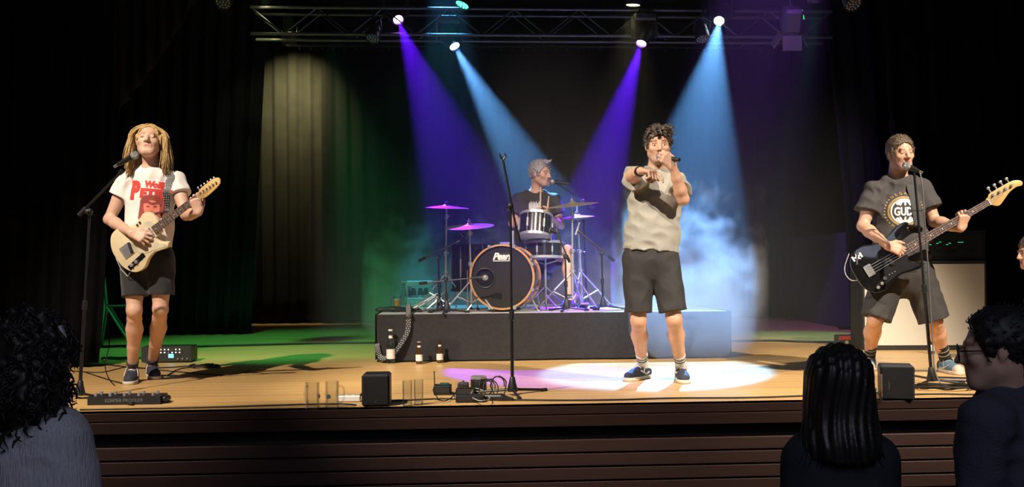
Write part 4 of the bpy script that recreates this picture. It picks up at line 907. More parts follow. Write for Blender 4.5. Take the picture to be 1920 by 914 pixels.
def stringed(name, label, outline, m_body, guard, m_guard, bridge_u, scale_len, fb_end, nf, ns, wn, wb_, m_neck, m_fb, hs_pts, tuners, th, group=None, dots=True):
    t = thing(name, (0, 0, 0), label, 'guitar' if ns == 6 else 'bass guitar'); nut = bridge_u + scale_len
    bd = MB().prism(sp2(outline, 6), 0, th, ID, .006).build('body', m_body, t, 40)
    if guard: MB().prism(sp2(guard, 5), th, th + .0025, ID).build('pickguard', m_guard, t)
    hw = lambda u: (wn + (wb_ - wn) * (nut - u) / (nut - fb_end)) / 2
    zt = th + .012
    nk = MB()                                                                     # rounded back of the neck
    vs = []; us_ = [fb_end, fb_end + .05, (fb_end + nut) / 2, nut - .02, nut]; n = 8
    for u in us_:
        for k in range(n + 1): a = math.pi * k / n; vs.append((u, -hw(u) * math.cos(a), zt - .006 - .018 * math.sin(a)))
    fs = [(i * (n + 1) + k, i * (n + 1) + k + 1, (i + 1) * (n + 1) + k + 1, (i + 1) * (n + 1) + k) for i in range(len(us_) - 1) for k in range(n)] + [tuple(range(n + 1)), tuple((len(us_) - 1) * (n + 1) + k for k in range(n + 1))]
    fs += [(i * (n + 1) + n, i * (n + 1), (i + 1) * (n + 1), (i + 1) * (n + 1) + n) for i in range(len(us_) - 1)]
    nk.add(vs, fs); nko = nk.build('neck', m_neck, t, 50)
    fbo = MB().add([(fb_end, -hw(fb_end), zt - .006), (nut, -hw(nut), zt - .006), (nut, hw(nut), zt - .006), (fb_end, hw(fb_end), zt - .006), (fb_end, -hw(fb_end) + .001, zt), (nut, -hw(nut) + .001, zt), (nut, hw(nut) - .001, zt), (fb_end, hw(fb_end) - .001, zt)], [(3, 2, 1, 0), (4, 5, 6, 7), (0, 1, 5, 4), (1, 2, 6, 5), (2, 3, 7, 6), (3, 0, 4, 7)]).build('fretboard', m_fb, t, 0)
    pos = [nut - scale_len * (1 - 2 ** (-k / 12)) for k in range(nf + 1)]
    for u in pos[1:]:
        if u > fb_end: MB().tube([(u, -hw(u), zt), (u, hw(u), zt)], .0018, 6).build('fret', M_CHR, fbo)
    for k in (3, 5, 7, 9, 12, 15, 17):
        u = (pos[k] + pos[k - 1]) / 2
        if dots and u > fb_end: MB().lathe([(.004, 0), (.004, .0008), (0, .001)], (u, 0, zt), (0, 0, 1), 10).build('inlay_dot', mat('pearl inlay', (0.8, 0.78, 0.7), 0.4), fbo)
    MB().box((nut + .002, 0, zt + .0015), (.004, wn, .005)).build('nut', m_cream if ns == 6 else M_WHITE, t)
    hd = MB().prism(sp2([(nut + a, b) for a, b in hs_pts], 5), zt - .016, zt - .003, ID, .003).build('headstock', m_neck, t, 40)
    for a, b, sd in tuners:
        q = MB().lathe([(.006, -.003), (.006, .012), (.004, .014), (0, .014)] if ns == 6 else [(.009, -.003), (.009, .014), (.006, .018), (0, .018)], (nut + a, b, zt - .003), (0, 0, 1), 12).build('tuning_post', M_CHR, hd)
        k = 1 if ns == 6 else 1.7; MB().tube([(nut + a, b, zt - .011), (nut + a, b + sd * (.03 if ns == 6 else .045), zt - .011)], .003 * k, 8).ball((nut + a, b + sd * (.034 if ns == 6 else .052), zt - .011), (.007 * k, .006 * k, .004 * k)).build('tuning_key', M_CHR, hd)
    for k in range(ns):
        f = (k / (ns - 1) - .5); r = (.0006 if ns == 6 else .0013) + .0003 * k / ns
        MB().tube([(bridge_u, f * wb_ * .88, zt + .003), (nut, f * wn * .82, zt + .003), (nut + tuners[ns - 1 - k][0], tuners[ns - 1 - k][1], zt + .006)], r, 5).build('string', M_CHR, t)
    return t, bd
m_cbody = mat('cream lacquer', (0.74, 0.62, 0.40), 0.25, var=0.02, coat=0.4); m_cguard = mat('ivory pickguard', (0.66, 0.58, 0.42), 0.35)
m_maple = mat('maple neck', (0.62, 0.38, 0.14), 0.35, var=0.1, scale=10, stretch=(1, 8, 8)); m_rose = mat('rosewood fretboard', (0.10, 0.045, 0.025), 0.5, var=0.2, scale=15, stretch=(1, 8, 8))
tele = [(0, 0), (.012, .08), (.06, .145), (.13, .158), (.20, .13), (.25, .114), (.30, .122), (.345, .134), (.385, .115), (.402, .07), (.402, .032), (.385, 0), (.372, -.032), (.345, -.034), (.327, -.052), (.338, -.085), (.372, -.105), (.378, -.125), (.35, -.14), (.30, -.128), (.25, -.114), (.19, -.128), (.13, -.158), (.06, -.145), (.012, -.08)]
tguard = [(.15, -.03), (.16, .03), (.2, .06), (.26, .075), (.32, .08), (.36, .06), (.375, .03), (.37, -.03), (.335, -.04), (.318, -.055), (.325, -.09), (.355, -.112), (.345, -.128), (.3, -.115), (.25, -.1), (.2, -.085), (.17, -.06)]
gt, gb = stringed('electric_guitar', 'cream electric guitar with maple headstock held by the blond guitarist', tele, m_cbody, tguard, m_cguard, .085, .648, .345, 21, 6, .042, .056, m_maple, m_rose,
    [(-.01, .021), (.02, .024), (.05, .034), (.11, .036), (.165, .034), (.195, .018), (.192, -.006), (.17, -.02), (.12, -.028), (.05, -.032), (.02, -.024), (-.01, -.021)], [(.035 + .026 * k, .016 - .002 * k, 1) for k in range(6)], .043)
MB().rbox((.10, 0, .046), (.085, .085, .006), .003).build('bridge', M_CHR, gt); MB().rbox((.135, .0, .05), (.022, .075, .008), .003, Matrix.Rotation(R(-15), 3, 'Z')).build('pickup', M_BLK, gt)
MB().rbox((.318, 0, .05), (.024, .07, .010), .004).build('pickup', M_CHR, gt); cp = MB().rbox((.115, -.095, .0445), (.15, .033, .004), .0015, Matrix.Rotation(R(6), 3, 'Z')).build('control_plate', mat('dark control plate', (0.08, 0.08, 0.09), 0.2, 0.9), gt)
for u in (.075, .115): MB().lathe([(.011, 0), (.011, .013), (.009, .015), (0, .015)], (u, -.097, .046), (0, 0, 1), 16).build('knob', M_CHR, cp)
MB().cyl((.16, -.09, .046), (.163, -.09, .062), .003).build('selector_switch', M_BLK, cp)
for u, v in ((.265, .094), (.29, .098)): MB().lathe([(.006, 0), (.008, .004), (.006, .008), (0, .009)], (u, v, .043), (0, 0, 1), 12).build('strap_block', M_BLK, gt)
J = JJ(gr); gw = place(gt, gr.location + Vector(J(225, 485, -.135)), gr.location + Vector(J(441, 322, -.37)), (.12, -1, .10), 1.04)
def strap(gt, gw, root, shirt, pts, wid, m, back, studs=None, off=.009):
    bv = bvh_of(shirt); Jf = JJ(root); L = []
    for px, py in pts:
        p = Jf(px, py, -.12); h = bv.ray_cast(Vector((p[0], -1.2, p[2])), Vector((0, 1, 0)))[0]; y = h.y - off if h else p[1]; L.append(Vector((p[0], y, p[2])))
    start = gw @ Vector(studs[0]) - root.location; L = [start, (start + L[0]) / 2 + Vector((0, .01, 0))] + L + [Vector(q_) for q_ in back]
    L = [gw.inverted() @ (p + root.location) for p in spline(L, 4, False)]; wd = [gw.inverted().to_3x3() @ Vector((1, .05, 0))] * len(L)
    s = ribbon(L, wid, .003, wd).build('strap', m, gt, 60)
    return s, L, wd[0].normalized()
nk_ = Vector(g['neck']); sd_ = nk_ + Vector((.085, 0, -.02))
s, L, wv = strap(gt, gw, gr, gsh, [(303, 395), (305, 378), (307, 360), (309, 342), (311, 328)], .05, mat('black leather strap', (0.02, 0.018, 0.018), 0.5), [sd_ + Vector((0, -.035, .03)), sd_ + Vector((0, .05, .035)), sd_ + Vector((-.03, .12, -.06)), sd_ + Vector((-.1, .16, -.25))], [(.385, .10, .02)])
mb = MB()
for i in range(9, min(len(L) - 8, 34)):
    d = (L[min(i + 1, len(L) - 1)] - L[i - 1]).normalized(); nn = d.cross(wv); nn = nn if nn.z > 0 else -nn
    for k in (-1, 0, 1): mb.ball(L[i] + wv * k * .014 + nn * .002, .0042, 6, 4)
mb.build('strap_studs', M_CHR, s, 180, kind='stuff')
MB().tube([(.02, -.12, .02), (-.02, -.13, .01), (-.04, -.06, -.005), (-.03, .02, -.01)], .003, 6).build('guitar_lead', mat('grey lead', (0.4, 0.4, 0.4), 0.5), gt)
# bass guitar
bo = [(0, 0), (.01, .09), (.06, .15), (.13, .165), (.2, .14), (.26, .125), (.32, .138), (.40, .163), (.455, .16), (.47, .14), (.44, .115), (.39, .09), (.365, .055), (.36, .0), (.352, -.045), (.35, -.07), (.368, -.098), (.41, -.125), (.415, -.145), (.37, -.155), (.30, -.14), (.25, -.13), (.19, -.145), (.12, -.165), (.05, -.15), (.008, -.085)]
bg_ = [(.17, .03), (.2, .075), (.26, .09), (.32, .095), (.38, .1), (.42, .135), (.40, .11), (.36, .06), (.355, -.04), (.34, -.07), (.36, -.1), (.39, -.13), (.33, -.13), (.25, -.115), (.18, -.125), (.1, -.135), (.09, -.11), (.15, -.08), (.18, -.03)]
m_bbody = mat('glossy black lacquer', (0.008, 0.008, 0.009), 0.12, var=0, coat=0.6)
bt, bb = stringed('bass_guitar', 'glossy black bass guitar with natural maple headstock held by the bassist', bo, m_bbody, bg_, mat('black pickguard', (0.02, 0.02, 0.022), 0.25), .10, .864, .385, 20, 4, .042, .062, m_maple, m_rose,
    [(-.01, .021), (.01, .03), (.03, .045), (.08, .047), (.15, .047), (.20, .042), (.235, .02), (.24, .0), (.225, -.012), (.19, -.004), (.14, -.012), (.09, -.035), (.05, -.052), (.025, -.045), (.008, -.026), (-.01, -.021)], [(.045 + .042 * k, .028 - .002 * k, 1) for k in range(4)], .042)
MB().rbox((.095, 0, .047), (.05, .08, .01), .003).build('bridge', M_CHR, bt)
for u, v in ((.215, .02), (.245, -.02)): MB().rbox((u, v, .05), (.026, .055, .014), .005).build('pickup', M_BLK, bt)
for u, v in ((.155, -.095), (.12, -.115), (.085, -.125)): MB().lathe([(.011, 0), (.011, .014), (.009, .016), (0, .016)], (u, v, .044), (0, 0, 1), 16).build('knob', M_CHR, bt)
for k in range(3): MB().cyl((.19 + k * .02, -.09, .045), (.19 + k * .02, -.09, .05), .004).build('pickguard_screw', M_CHR, bt)
st = []
for k in range(10): a = R(90 + k * 36); r = .028 if k % 2 == 0 else .012; st.append((.075 + r * math.cos(a), .115 + r * math.sin(a)))
MB().prism(st, .042, .0432, ID).build('star_sticker', M_WHITE, bt); MB().prism([(.042, .075), (.055, .072), (.105, .155), (.092, .158)], .042, .0434, ID).build('sticker_bar', mat('grey sticker', (0.06, 0.06, 0.065), 0.6), bt)
for k in (-1, 1): MB().prism([(.075 + k * .022, .10), (.075 + k * .034, .10), (.075 + k * .034, .135), (.075 + k * .022, .135)], .042, .0432, ID).build('sticker_wing', M_WHITE, bt)
J = JJ(br); bw = place(bt, br.location + Vector(J(1604, 521, -.165)), br.location + Vector(J(1890, 357, -.35)), (-.05, -1, .06), 1.05)
nk_ = Vector(b_['neck']); sd_ = nk_ + Vector((.1, 0, -.02))
s, L, wv = strap(bt, bw, br, bsh, [(1722, 425), (1720, 405), (1717, 385), (1715, 365), (1713, 350)], .07, mat('charcoal webbing strap', (0.055, 0.055, 0.055), 0.8), [sd_ + Vector((0, -.035, .025)), sd_ + Vector((0, .05, .03)), sd_ + Vector((-.03, .12, -.06)), sd_ + Vector((-.1, .18, -.25))], [(.45, .14, .02)])
for k in (8, 14): MB().tube([L[k] - wv * .037, L[k] + wv * .037], .006, 8, flat=.6).build('strap_slider', M_BLK, s)
MB().tube(spline([(.0, -.02, .02), (-.035, .0, .02), (-.045, .05, .015), (-.02, .1, .0), (.05, .16, -.01)], 5, False), .003, 6).build('bass_lead', mat('grey lead', (0.4, 0.4, 0.4), 0.5), bt)

# ------------------------------------------------------------------ microphones and stands
def microphone(name, a, b, label, m_ball=M_STEEL, cab=True, wire=False):
    """a centre of the grille, b tail end"""
    a, b = Vector(a), Vector(b); t = thing(name, a, label, 'microphone'); d = b - a; L = d.length; d.normalize()
    MB().lathe([(0, -.026), (.014, -.022), (.023, -.010), (.0255, .002), (.024, .014), (.021, .022)], (0, 0, 0), d, 20).build('grille', mat('mic grille mesh', (0.45, 0.45, 0.46), 0.4, 0.8, bump=0.6, bscale=900) if m_ball is M_STEEL else m_ball, t)
    MB().lathe([(.0265, -.003), (.0265, .003)], (0, 0, 0), d, 20, False).build('grille_band', M_CHR, t)
    MB().lathe([(.021, .022), (.019, .03), (.017, .06), (.013, L - .005), (.012, L), (0, L)], (0, 0, 0), d, 20).build('handle', M_BLK, t)
    if wire: MB().tube([d * L, d * (L + .03)], .009, 10).build('connector', M_STEEL, t)
    return t
def mic_stand(name, base, top, label, legs, boom=None, hub=.09, m=M_BMET, r=.011, clip=True, group=None, clutch=.5):
    """base, top: ends of the upright; legs: floor points of the feet; boom: (lower end, upper end)"""
    base, top = Vector(base), Vector(top); t = thing(name, base, label, 'microphone stand'); up = (top - base); d = up.normalized(); Lh = up.length
    MB().lathe([(.016, .02), (.033, .022), (.034, .035), (.022, .08), (.016, .11), (.013, .115)], (0, 0, 0), d, 16).build('leg_hub', M_BLK, t)
    for f in legs:
        f = Vector(f) - base; MB().tube([d * .035, f + Vector((0, 0, .009))], .0085, 8).build('leg', m, t); n_ = f.normalized(); MB().tube([f + Vector((0, 0, .009)) - n_ * .03, f + Vector((0, 0, .009)) + n_ * .012], .012, 8).build('rubber_foot', M_RUB, t)
    MB().tube([d * .05, d * Lh * clutch], r, 12).build('lower_tube', m, t); MB().tube([d * Lh * clutch, d * Lh], r * .72, 12).build('upper_tube', m, t)
    MB().lathe([(r, -.03), (r * 1.5, -.025), (r * 1.5, .025), (r, .03)], d * Lh * clutch, d, 12).build('clutch', M_BLK, t)
    if boom:
        a, b = Vector(boom[0]) - base, Vector(boom[1]) - base; bd = (b - a).normalized(); MB().tube([a, b], .0075, 10).build('boom_arm', m, t); MB().tube([a, a + bd * .07], .014, 10).build('counterweight', M_RUB, t)
        j_ = d * Lh; MB().ball(j_, (.02, .02, .024)).tube([j_, j_ + Vector((0, -.035, 0))], .008, 8).build('boom_clamp', M_BLK, t); MB().ball(j_ + Vector((0, -.04, 0)), (.016, .006, .016)).build('clamp_knob', M_BLK, t)
        if clip: MB().tube([b, b + bd * .035], [.012, .017], 10).build('mic_clip', M_BLK, t)
    elif clip: MB().tube([d * Lh, d * (Lh + .03)], [.011, .017], 10).build('mic_clip', M_BLK, t)
    return t
def ring3(c, r, a0): return [Vector(c) + Vector((r * math.cos(R(a0 + k * 120)), r * math.sin(R(a0 + k * 120)), 0)) for k in range(3)]
# guitarist's stand and mic
b0 = FL(149, 748); Yg = b0.y
jt = P(168, 398, Yg)
mic_stand('microphone_stand', b0, jt, 'black boom microphone stand in front of the guitarist', [FL(248, 761), b0 + Vector((-.2, .2, 0)), b0 + Vector((-.16, -.24, 0))], (P(148, 404, Yg + .02), P(223, 327, Yg - .02)))
microphone('microphone', P(254, 291, Yg - .06), P(221, 309, Yg - .03), 'black vocal microphone at the guitarist\'s mouth', wire=True)
# singer's mic
J = JJ(sr_); c = sr_.location + Vector(J(1237, 295, -.20)); microphone('microphone', c, sr_.location + Vector(J(1274, 300, -.33)), 'black cordless microphone in the singer\'s hand')
# free stand in the middle
b0 = FL(961, 741); Yc = b0.y
mic_stand('microphone_stand', b0, P(957, 387, Yc), 'empty boom microphone stand at centre stage', [FL(1022, 734), FL(974, 750), b0 + Vector((-.3, .06, 0))], (P(973, 455, Yc - .04), P(943, 300, Yc - .02)), clip=False, clutch=.42)
cst = [o for o in bpy.data.objects if o.name.startswith('microphone_stand')][-1]
for sx in (-1, 1): q_ = P(943 + sx * 5, 294, Yc - .02) - b0; MB().tube([P(943, 300, Yc - .02) - b0, q_], .006, 8).torus(q_ + Vector((0, 0, .008)), (1, 0, .3), .011, .005, 14, 6).build('mic_clip', M_BLK, cst)
# bassist's stand and mic
b0 = FL(1748, 721); Yb = b0.y
mic_stand('microphone_stand', b0, P(1714, 322, Yb - .02), 'black straight microphone stand in front of the bassist', [FL(1806, 722), FL(1713, 730), FL(1672, 700)], clutch=.45)
microphone('microphone', P(1699, 311, Yb - .04), P(1722, 321, Yb - .02), 'vocal microphone with pale grille at the bassist\'s mouth', wire=True)
q0, q1 = P(1724, 322, Yb - .02), P(1748, 640, Yb)
cable('microphone_cable', [q0, P(1729, 345, Yb - .04), P(1733, 400, Yb - .05), P(1740, 500, Yb - .04), P(1747, 610, Yb - .04), P(1752, 690, Yb - .05), FL(1765, 724) + Vector((0, 0, .006))], .0045, 'grey microphone cable hanging down the bassist\'s stand', m=mat('grey cable', (0.12, 0.12, 0.12), 0.5))
# ------------------------------------------------------------------ drum kit (stands on the riser deck at RZ)
def DK(px, py): return FL(px, py, RZ)
m_shell = mat('black drum lacquer', (0.012, 0.013, 0.015), 0.2, var=0.1, coat=0.4); m_hoopw = mat('amber wooden hoop', (0.55, 0.27, 0.10), 0.35, scale=12, stretch=(1, 1, 6)); m_head = mat('white drum skin', (0.78, 0.77, 0.76), 0.5); m_bhead = mat('black drum skin', (0.015, 0.014, 0.014), 0.35)
m_cym = mat('bronze cymbal', (0.62, 0.52, 0.36), 0.32, 0.75, var=0.08, scale=60)
def lugs(t, n, r, z0, z1, ax, o=(0, 0, 0), name='lug', rod=True):
    x, y, a = frame(ax)
    for k in range(n):
        an = 2 * math.pi * (k + .5) / n; d = x * math.cos(an) + y * math.sin(an); q = Vector(o) + d * (r + .008)
        MB().tube([q + a * (z0 * .7 + z1 * .3), q + a * (z0 * .3 + z1 * .7)], .009, 8).tube([q + a * z0, q + a * z1], .0035, 6).build(name, M_CHR, t)
# bass drum
c = P(941, 520, 8.90); bd_ = thing('bass_drum', (c.x, c.y, RZ), 'black bass drum with amber hoops facing the audience', 'drum', -0.16)
zc = c.z - RZ; RB = .283; AX = (0, 1, 0)
MB().lathe([(RB - .006, .03), (RB, .03), (RB, .43), (RB - .006, .43)], (0, 0, zc), AX, 56).build('shell', m_shell, bd_)
for y0, hm in ((0, m_hoopw), (.43, m_hoopw)): MB().lathe([(RB - .004, y0 + .035), (RB + .012, y0 + .032), (RB + .012, y0 - .008), (RB - .004, y0 - .01), (RB - .004, y0 + .035)], (0, 0, zc), AX, 56, False).build('hoop', hm, bd_)
HX, HZ_ = -.155, -.008
n = 56; vs = []; fs = []                                     # front skin with an offset port hole
for k in range(n):
    a = 2 * math.pi * k / n; vs.append((RB * math.cos(a) * .99, .012, zc + RB * math.sin(a) * .99)); vs.append((HX + .085 * math.cos(a), .012, zc + HZ_ + .085 * math.sin(a)))
for k in range(n): k2 = (k + 1) % n; fs.append((2 * k, 2 * k2, 2 * k2 + 1, 2 * k + 1))
fh = MB().add(vs, fs).build('front_skin', m_bhead, bd_)
MB().torus((HX, .008, zc + HZ_), AX, .087, .007, 40, 8).build('port_ring', M_BLK, fh)
MB().lathe([(.0, .40), (RB - .01, .40)], (0, 0, zc), AX, 40, False).build('batter_skin', mat('cool white batter skin', (0.7, 0.7, 0.72), 0.5), bd_)  # slightly cool off-white skin
vs, fs = text_mesh('Pearl', .085, .35, .004, .92)
MB().add([(v.x - .005, .0095, zc + .183 + v.y) for v in vs], fs).build('lettering', M_WHITE, fh, 0); MB().box((.0, .0098, zc + .145), (.16, .001, .006)).build('underline', M_WHITE, fh, 0); MB().box((.012, .0112, zc + .186), (.16, .0008, .06), Matrix.Rotation(R(-3), 3, 'Y')).build('tape_patch', mat('dark tape', (0.03, 0.028, 0.025), 0.5), fh, 0)
x_, y_, a_ = frame(AX)
for k in range(8):
    an = 2 * math.pi * (k + .5) / 8; d = x_ * math.cos(an) + y_ * math.sin(an); q = Vector((0, 0, zc)) + d * (RB + .014)
    MB().box(q + Vector((0, .01, 0)), (.022, .05, .03)).build('claw', M_CHR, bd_); MB().tube([q + Vector((0, .02, 0)), q + Vector((0, .41, 0))], .004, 6).build('tension_rod', M_CHR, bd_)
for sx in (-1, 1): MB().tube([(sx * .23, .12, zc - .16), (sx * .33, -.02 if sx > 0 else .03, .012)], .009, 8).ball((sx * .33, -.02 if sx > 0 else .03, .012), .013, 8, 6).build('spur', M_CHR, bd_)
MB().rbox((.0, .2, zc + RB + .02), (.1, .06, .03), .008).cyl((.07, .2, zc + RB), (.07, .2, zc + RB + .14), .012).build('tom_mount', M_CHR, bd_)
def drum(name, center, r, h, tilt, label, nl, batter=m_head, rz=0, legs=None, bottom=m_head):
    t = thing(name, center, label, 'drum', rz); ax = Vector((math.sin(R(tilt[1])), math.sin(R(tilt[0])), math.cos(R(tilt[0])))).normalized()
    MB().lathe([(r, -h / 2), (r, h / 2)], (0, 0, 0), ax, 40, False).build('shell', m_shell, t)
    for z in (-h / 2, h / 2): MB().lathe([(r + .002, z - .012), (r + .011, z - .012), (r + .011, z + .012), (r + .002, z + .012), (r + .002, z - .012)], (0, 0, 0), ax, 40, False).build('rim', M_CHR if legs is None else M_BMET, t)
    MB().lathe([(r + .003, h / 2), (0, h / 2 + .001)], (0, 0, 0), ax, 40, False).build('batter_skin', batter, t); MB().lathe([(r + .003, -h / 2), (0, -h / 2 - .001)], (0, 0, 0), ax, 40, False).build('resonant_skin', bottom, t)
    lugs(t, nl, r, -h / 2, h / 2, ax)
    if legs:
        for k in range(3): a = R(legs + k * 120); q = Vector((math.cos(a) * (r + .018), math.sin(a) * (r + .018), 0)); MB().tube([q + Vector((0, 0, -.02)), (q.x, q.y, RZ + .012 - center[2])], .007, 8).build('leg', M_CHR, t)
    return t
drum('rack_tom', P(1004, 425, 9.25), .147, .205, (16, 4), 'black rack tom hanging in front of the drummer', 6)
drum('snare_drum', P(1020, 470, 9.42), .178, .14, (4, 0), 'black snare drum with pale skin below the rack tom', 8)
q = P(886, 505, 9.5); drum('floor_tom', (q.x, q.y, RZ + .40), .20, .42, (0, 0), 'black floor tom behind the bass drum\'s left edge', 6, legs=20)
# snare stand
q = P(1022, 484, 9.44); sst = thing('snare_stand', (q.x, q.y, RZ), 'chrome snare stand holding the snare drum', 'stand'); hh = q.z - RZ
MB().tube([(0, 0, .12), (0, 0, hh - .05)], .012, 10).build('tube', M_CHR, sst)
for k in range(3): a = R(30 + k * 120); e_ = Vector((math.cos(a), math.sin(a), 0)); MB().tube([Vector((0, 0, hh - .06)), e_ * .12 + Vector((0, 0, hh - .03)), e_ * .19 + Vector((0, 0, hh + .01))], .007, 8).build('basket_arm', M_CHR, sst); MB().tube([Vector((0, 0, .22)), e_ * .24 + Vector((0, 0, .012))], .007, 8).build('leg', M_CHR, sst)
def cymbal(name, c, r, tilt, label, pair=False):
    t = thing(name, c, label, 'cymbal', 0, 'cymbals of the drum kit'); ax = Vector((math.sin(R(tilt[1])), -math.sin(R(tilt[0])), 1)).normalized()
    MB().lathe([(0, .02), (.015, .0195), (.03, .014), (.038, .006), (r * .5, -.003), (r, -.016), (r, -.0175), (r * .5, -.005), (.038, .004), (.03, .012), (0, .018)], (0, 0, 0), ax, 44).build('disc', m_cym, t, 50)
    MB().lathe([(.012, .02), (.012, .03), (.018, .03), (.018, .038), (.008, .04), (.006, .055), (0, .057)], (0, 0, 0), ax, 12).build('felt_and_wingnut', mat('felt', (0.25, 0.23, 0.22), 0.9), t)
    if pair: MB().lathe([(0, -.02 - .02), (.03, -.034), (r * .5, -.03), (r, -.02), (r, -.022), (0, -.045)], (0, 0, 0), ax, 44).build('lower_disc', m_cym, t, 50)
    return t
def cym_stand(name, foot, top, label, a0=20, spread=.30):
    t = thing(name, (foot.x, foot.y, RZ), label, 'cymbal stand', 0, 'chrome cymbal stands'); T_ = Vector(top) - Vector((foot.x, foot.y, RZ)); d = T_.normalized(); L = T_.length
    MB().tube([d * .06, d * L * .55], .0135, 12).build('lower_tube', M_CHR, t); MB().tube([d * L * .5, d * L], .0085, 10).build('upper_tube', M_CHR, t)
    for f in (.36, .55, .9): MB().lathe([(.012, -.02), (.021, -.018), (.021, .018), (.012, .02)], d * L * f, d, 12).tube([d * L * f, d * L * f + Vector((.03, -.02, .004))], .005, 6).build('clamp', M_CHR, t)
    for k in range(3):
        a = R(a0 + k * 120); e_ = Vector((math.cos(a), math.sin(a), 0)); sd = Vector((-e_.y, e_.x, 0)) * .008
        lg = MB().tube([d * (L * .36), e_ * spread + Vector((0, 0, .014))], .0075, 8).build('leg', M_CHR, t); MB().tube([d * .08, e_ * spread * .55 + Vector((0, 0, .014 + L * .16))], .006, 8).build('leg_brace', M_CHR, t)
        MB().tube([e_ * (spread - .025) + Vector((0, 0, .02)), e_ * (spread + .012) + Vector((0, 0, .012))], .013, 8).build('rubber_foot', M_RUB, t)
    return t
cy1 = P(837, 387, 9.3); cymbal('crash_cymbal', cy1, .215, (5, 2), 'pale bronze crash cymbal, highest on the left of the kit'); cym_stand('cymbal_stand', P(835, 560, 9.3), cy1, 'chrome stand under the high left crash cymbal', 40)
cy2 = P(880, 422, 9.05); cymbal('crash_cymbal', cy2, .226, (9, -3), 'lower bronze crash cymbal above the floor tom'); cym_stand('cymbal_stand', P(885, 560, 9.05), cy2, 'chrome stand under the lower left crash cymbal', -40, .26)
cy3 = P(1073, 382, 9.35); cymbal('ride_cymbal', cy3, .246, (6, -6), 'large bronze ride cymbal right of the drummer'); cym_stand('cymbal_stand', P(1073, 560, 9.35), cy3, 'chrome stand under the large right ride cymbal', 70, .34)
cy4 = P(1082, 405, 9.75); cymbal('hi_hat', cy4, .17, (4, -4), 'pair of hi-hat cymbals below the ride cymbal', True); hs_ = cym_stand('hi_hat_stand', P(1092, 560, 9.75), cy4 + Vector((0, 0, .1)), 'chrome hi-hat stand on the right of the kit', 10)
MB().rbox((0, -.2, .03), (.09, .26, .02), .006, Matrix.Rotation(R(-9), 3, 'X')).build('pedal', M_STEEL, hs_)
# bass drum pedal, throne, sticks
q = Vector((bd_.location.x + .12, bd_.location.y + .52, RZ)); pd = thing('kick_pedal', q, 'chrome kick drum pedal behind the bass drum', 'pedal'); MB().rbox((0, .1, .03), (.09, .28, .014), .005, Matrix.Rotation(R(8), 3, 'X')).build('foot_plate', M_STEEL, pd); MB().rbox((0, .08, .008), (.1, .34, .014), .004).build('base_plate', M_BMET, pd)
MB().tube([(-.05, -.05, .01), (-.05, -.05, .2)], .008).build('post', M_CHR, pd); MB().tube([(.05, -.05, .01), (.05, -.05, .2)], .008).build('post', M_CHR, pd); MB().tube([(0, -.05, .15), (0, -.09, .3)], .005).ball((0, -.09, .3), .028).build('beater', mat('felt', (0.25, 0.23, 0.22), 0.9), pd)
th = thing('drum_throne', (dr.location.x, dr.location.y + .06, RZ), 'round black drum throne under the drummer', 'stool'); zs = float(d_['pelvis'][2]) - .115
MB().lathe([(.02, zs - .09), (.16, zs - .085), (.175, zs - .06), (.175, zs - .025), (.15, zs - .005), (0, zs)], (0, 0, 0), (0, 0, 1), 28).build('seat', M_BLK, th); MB().cyl((0, 0, .1), (0, 0, zs - .08), .018).build('post', M_CHR, th)
for k in range(3): a = R(80 + k * 120); MB().tube([(0, 0, .25), (.26 * math.cos(a), .26 * math.sin(a), .012)], .009, 8).build('leg', M_CHR, th)
J = JJ(dr); m_stick = mat('pale wooden drumstick', (0.72, 0.52, 0.36), 0.5)
for a, b, lb in (((1014, 350, -.32), (1012, 412, -.30), 'drumstick held upright, left of the two'), ((1029, 368, -.34), (1024, 414, -.32), 'drumstick held upright, right of the two')):
    a, b = Vector(J(*a)) + dr.location, Vector(J(*b)) + dr.location; t = thing('drumstick', b, lb, 'drumstick', 0, 'drumsticks'); d = a - b; MB().tube([Vector(), d * .75, d * .93], [.008, .008, .005], 10).build('shaft', m_stick, t); MB().ball(d * .96, (.006, .006, .01), 8, 6).build('tip', m_stick, t)
# drum microphones on stands
def deck_stand(foot, top, boom, label, a0=10, legs_r=.2): return mic_stand('microphone_stand', foot, top, label, ring3(foot, legs_r, a0), boom, clip=True)
Yk = 8.74; f = P(838, 560, Yk); f.z = RZ; deck_stand(f, P(836, 525, Yk), (P(786, 532, Yk - .02), P(895, 521, Yk - .04)), 'low boom stand in front of the bass drum', 25)
microphone('microphone', P(910, 521, Yk - .05), P(893, 521, Yk - .04), 'round kick drum microphone at the port hole', cab=False)
Yk = 9.0; f = P(825, 560, Yk); f.z = RZ; deck_stand(f, P(822, 484, Yk), (P(785, 490, Yk), P(856, 455, Yk + .05)), 'black boom stand left of the floor tom', 50)
microphone('microphone', P(868, 443, 9.2), P(857, 455, 9.2), 'small black microphone clipped at the floor tom', m_ball=M_BMET)
Yk = 8.95; f = P(1062, 560, Yk); f.z = RZ; deck_stand(f, P(1060, 482, Yk), (P(1068, 492, Yk), P(1045, 437, Yk + .1)), 'black boom stand in front of the snare drum', 15)
microphone('microphone', P(1034, 432, Yk + .15), P(1045, 436, Yk + .1), 'small black microphone aimed at the rack tom', m_ball=M_BMET)
Yk = 9.3; f = P(1131, 560, Yk); f.z = RZ; deck_stand(f, P(1128, 476, Yk), (P(1152, 490, Yk), P(1090, 438, Yk + .05)), 'boom stand standing at the right end of the riser', 0)
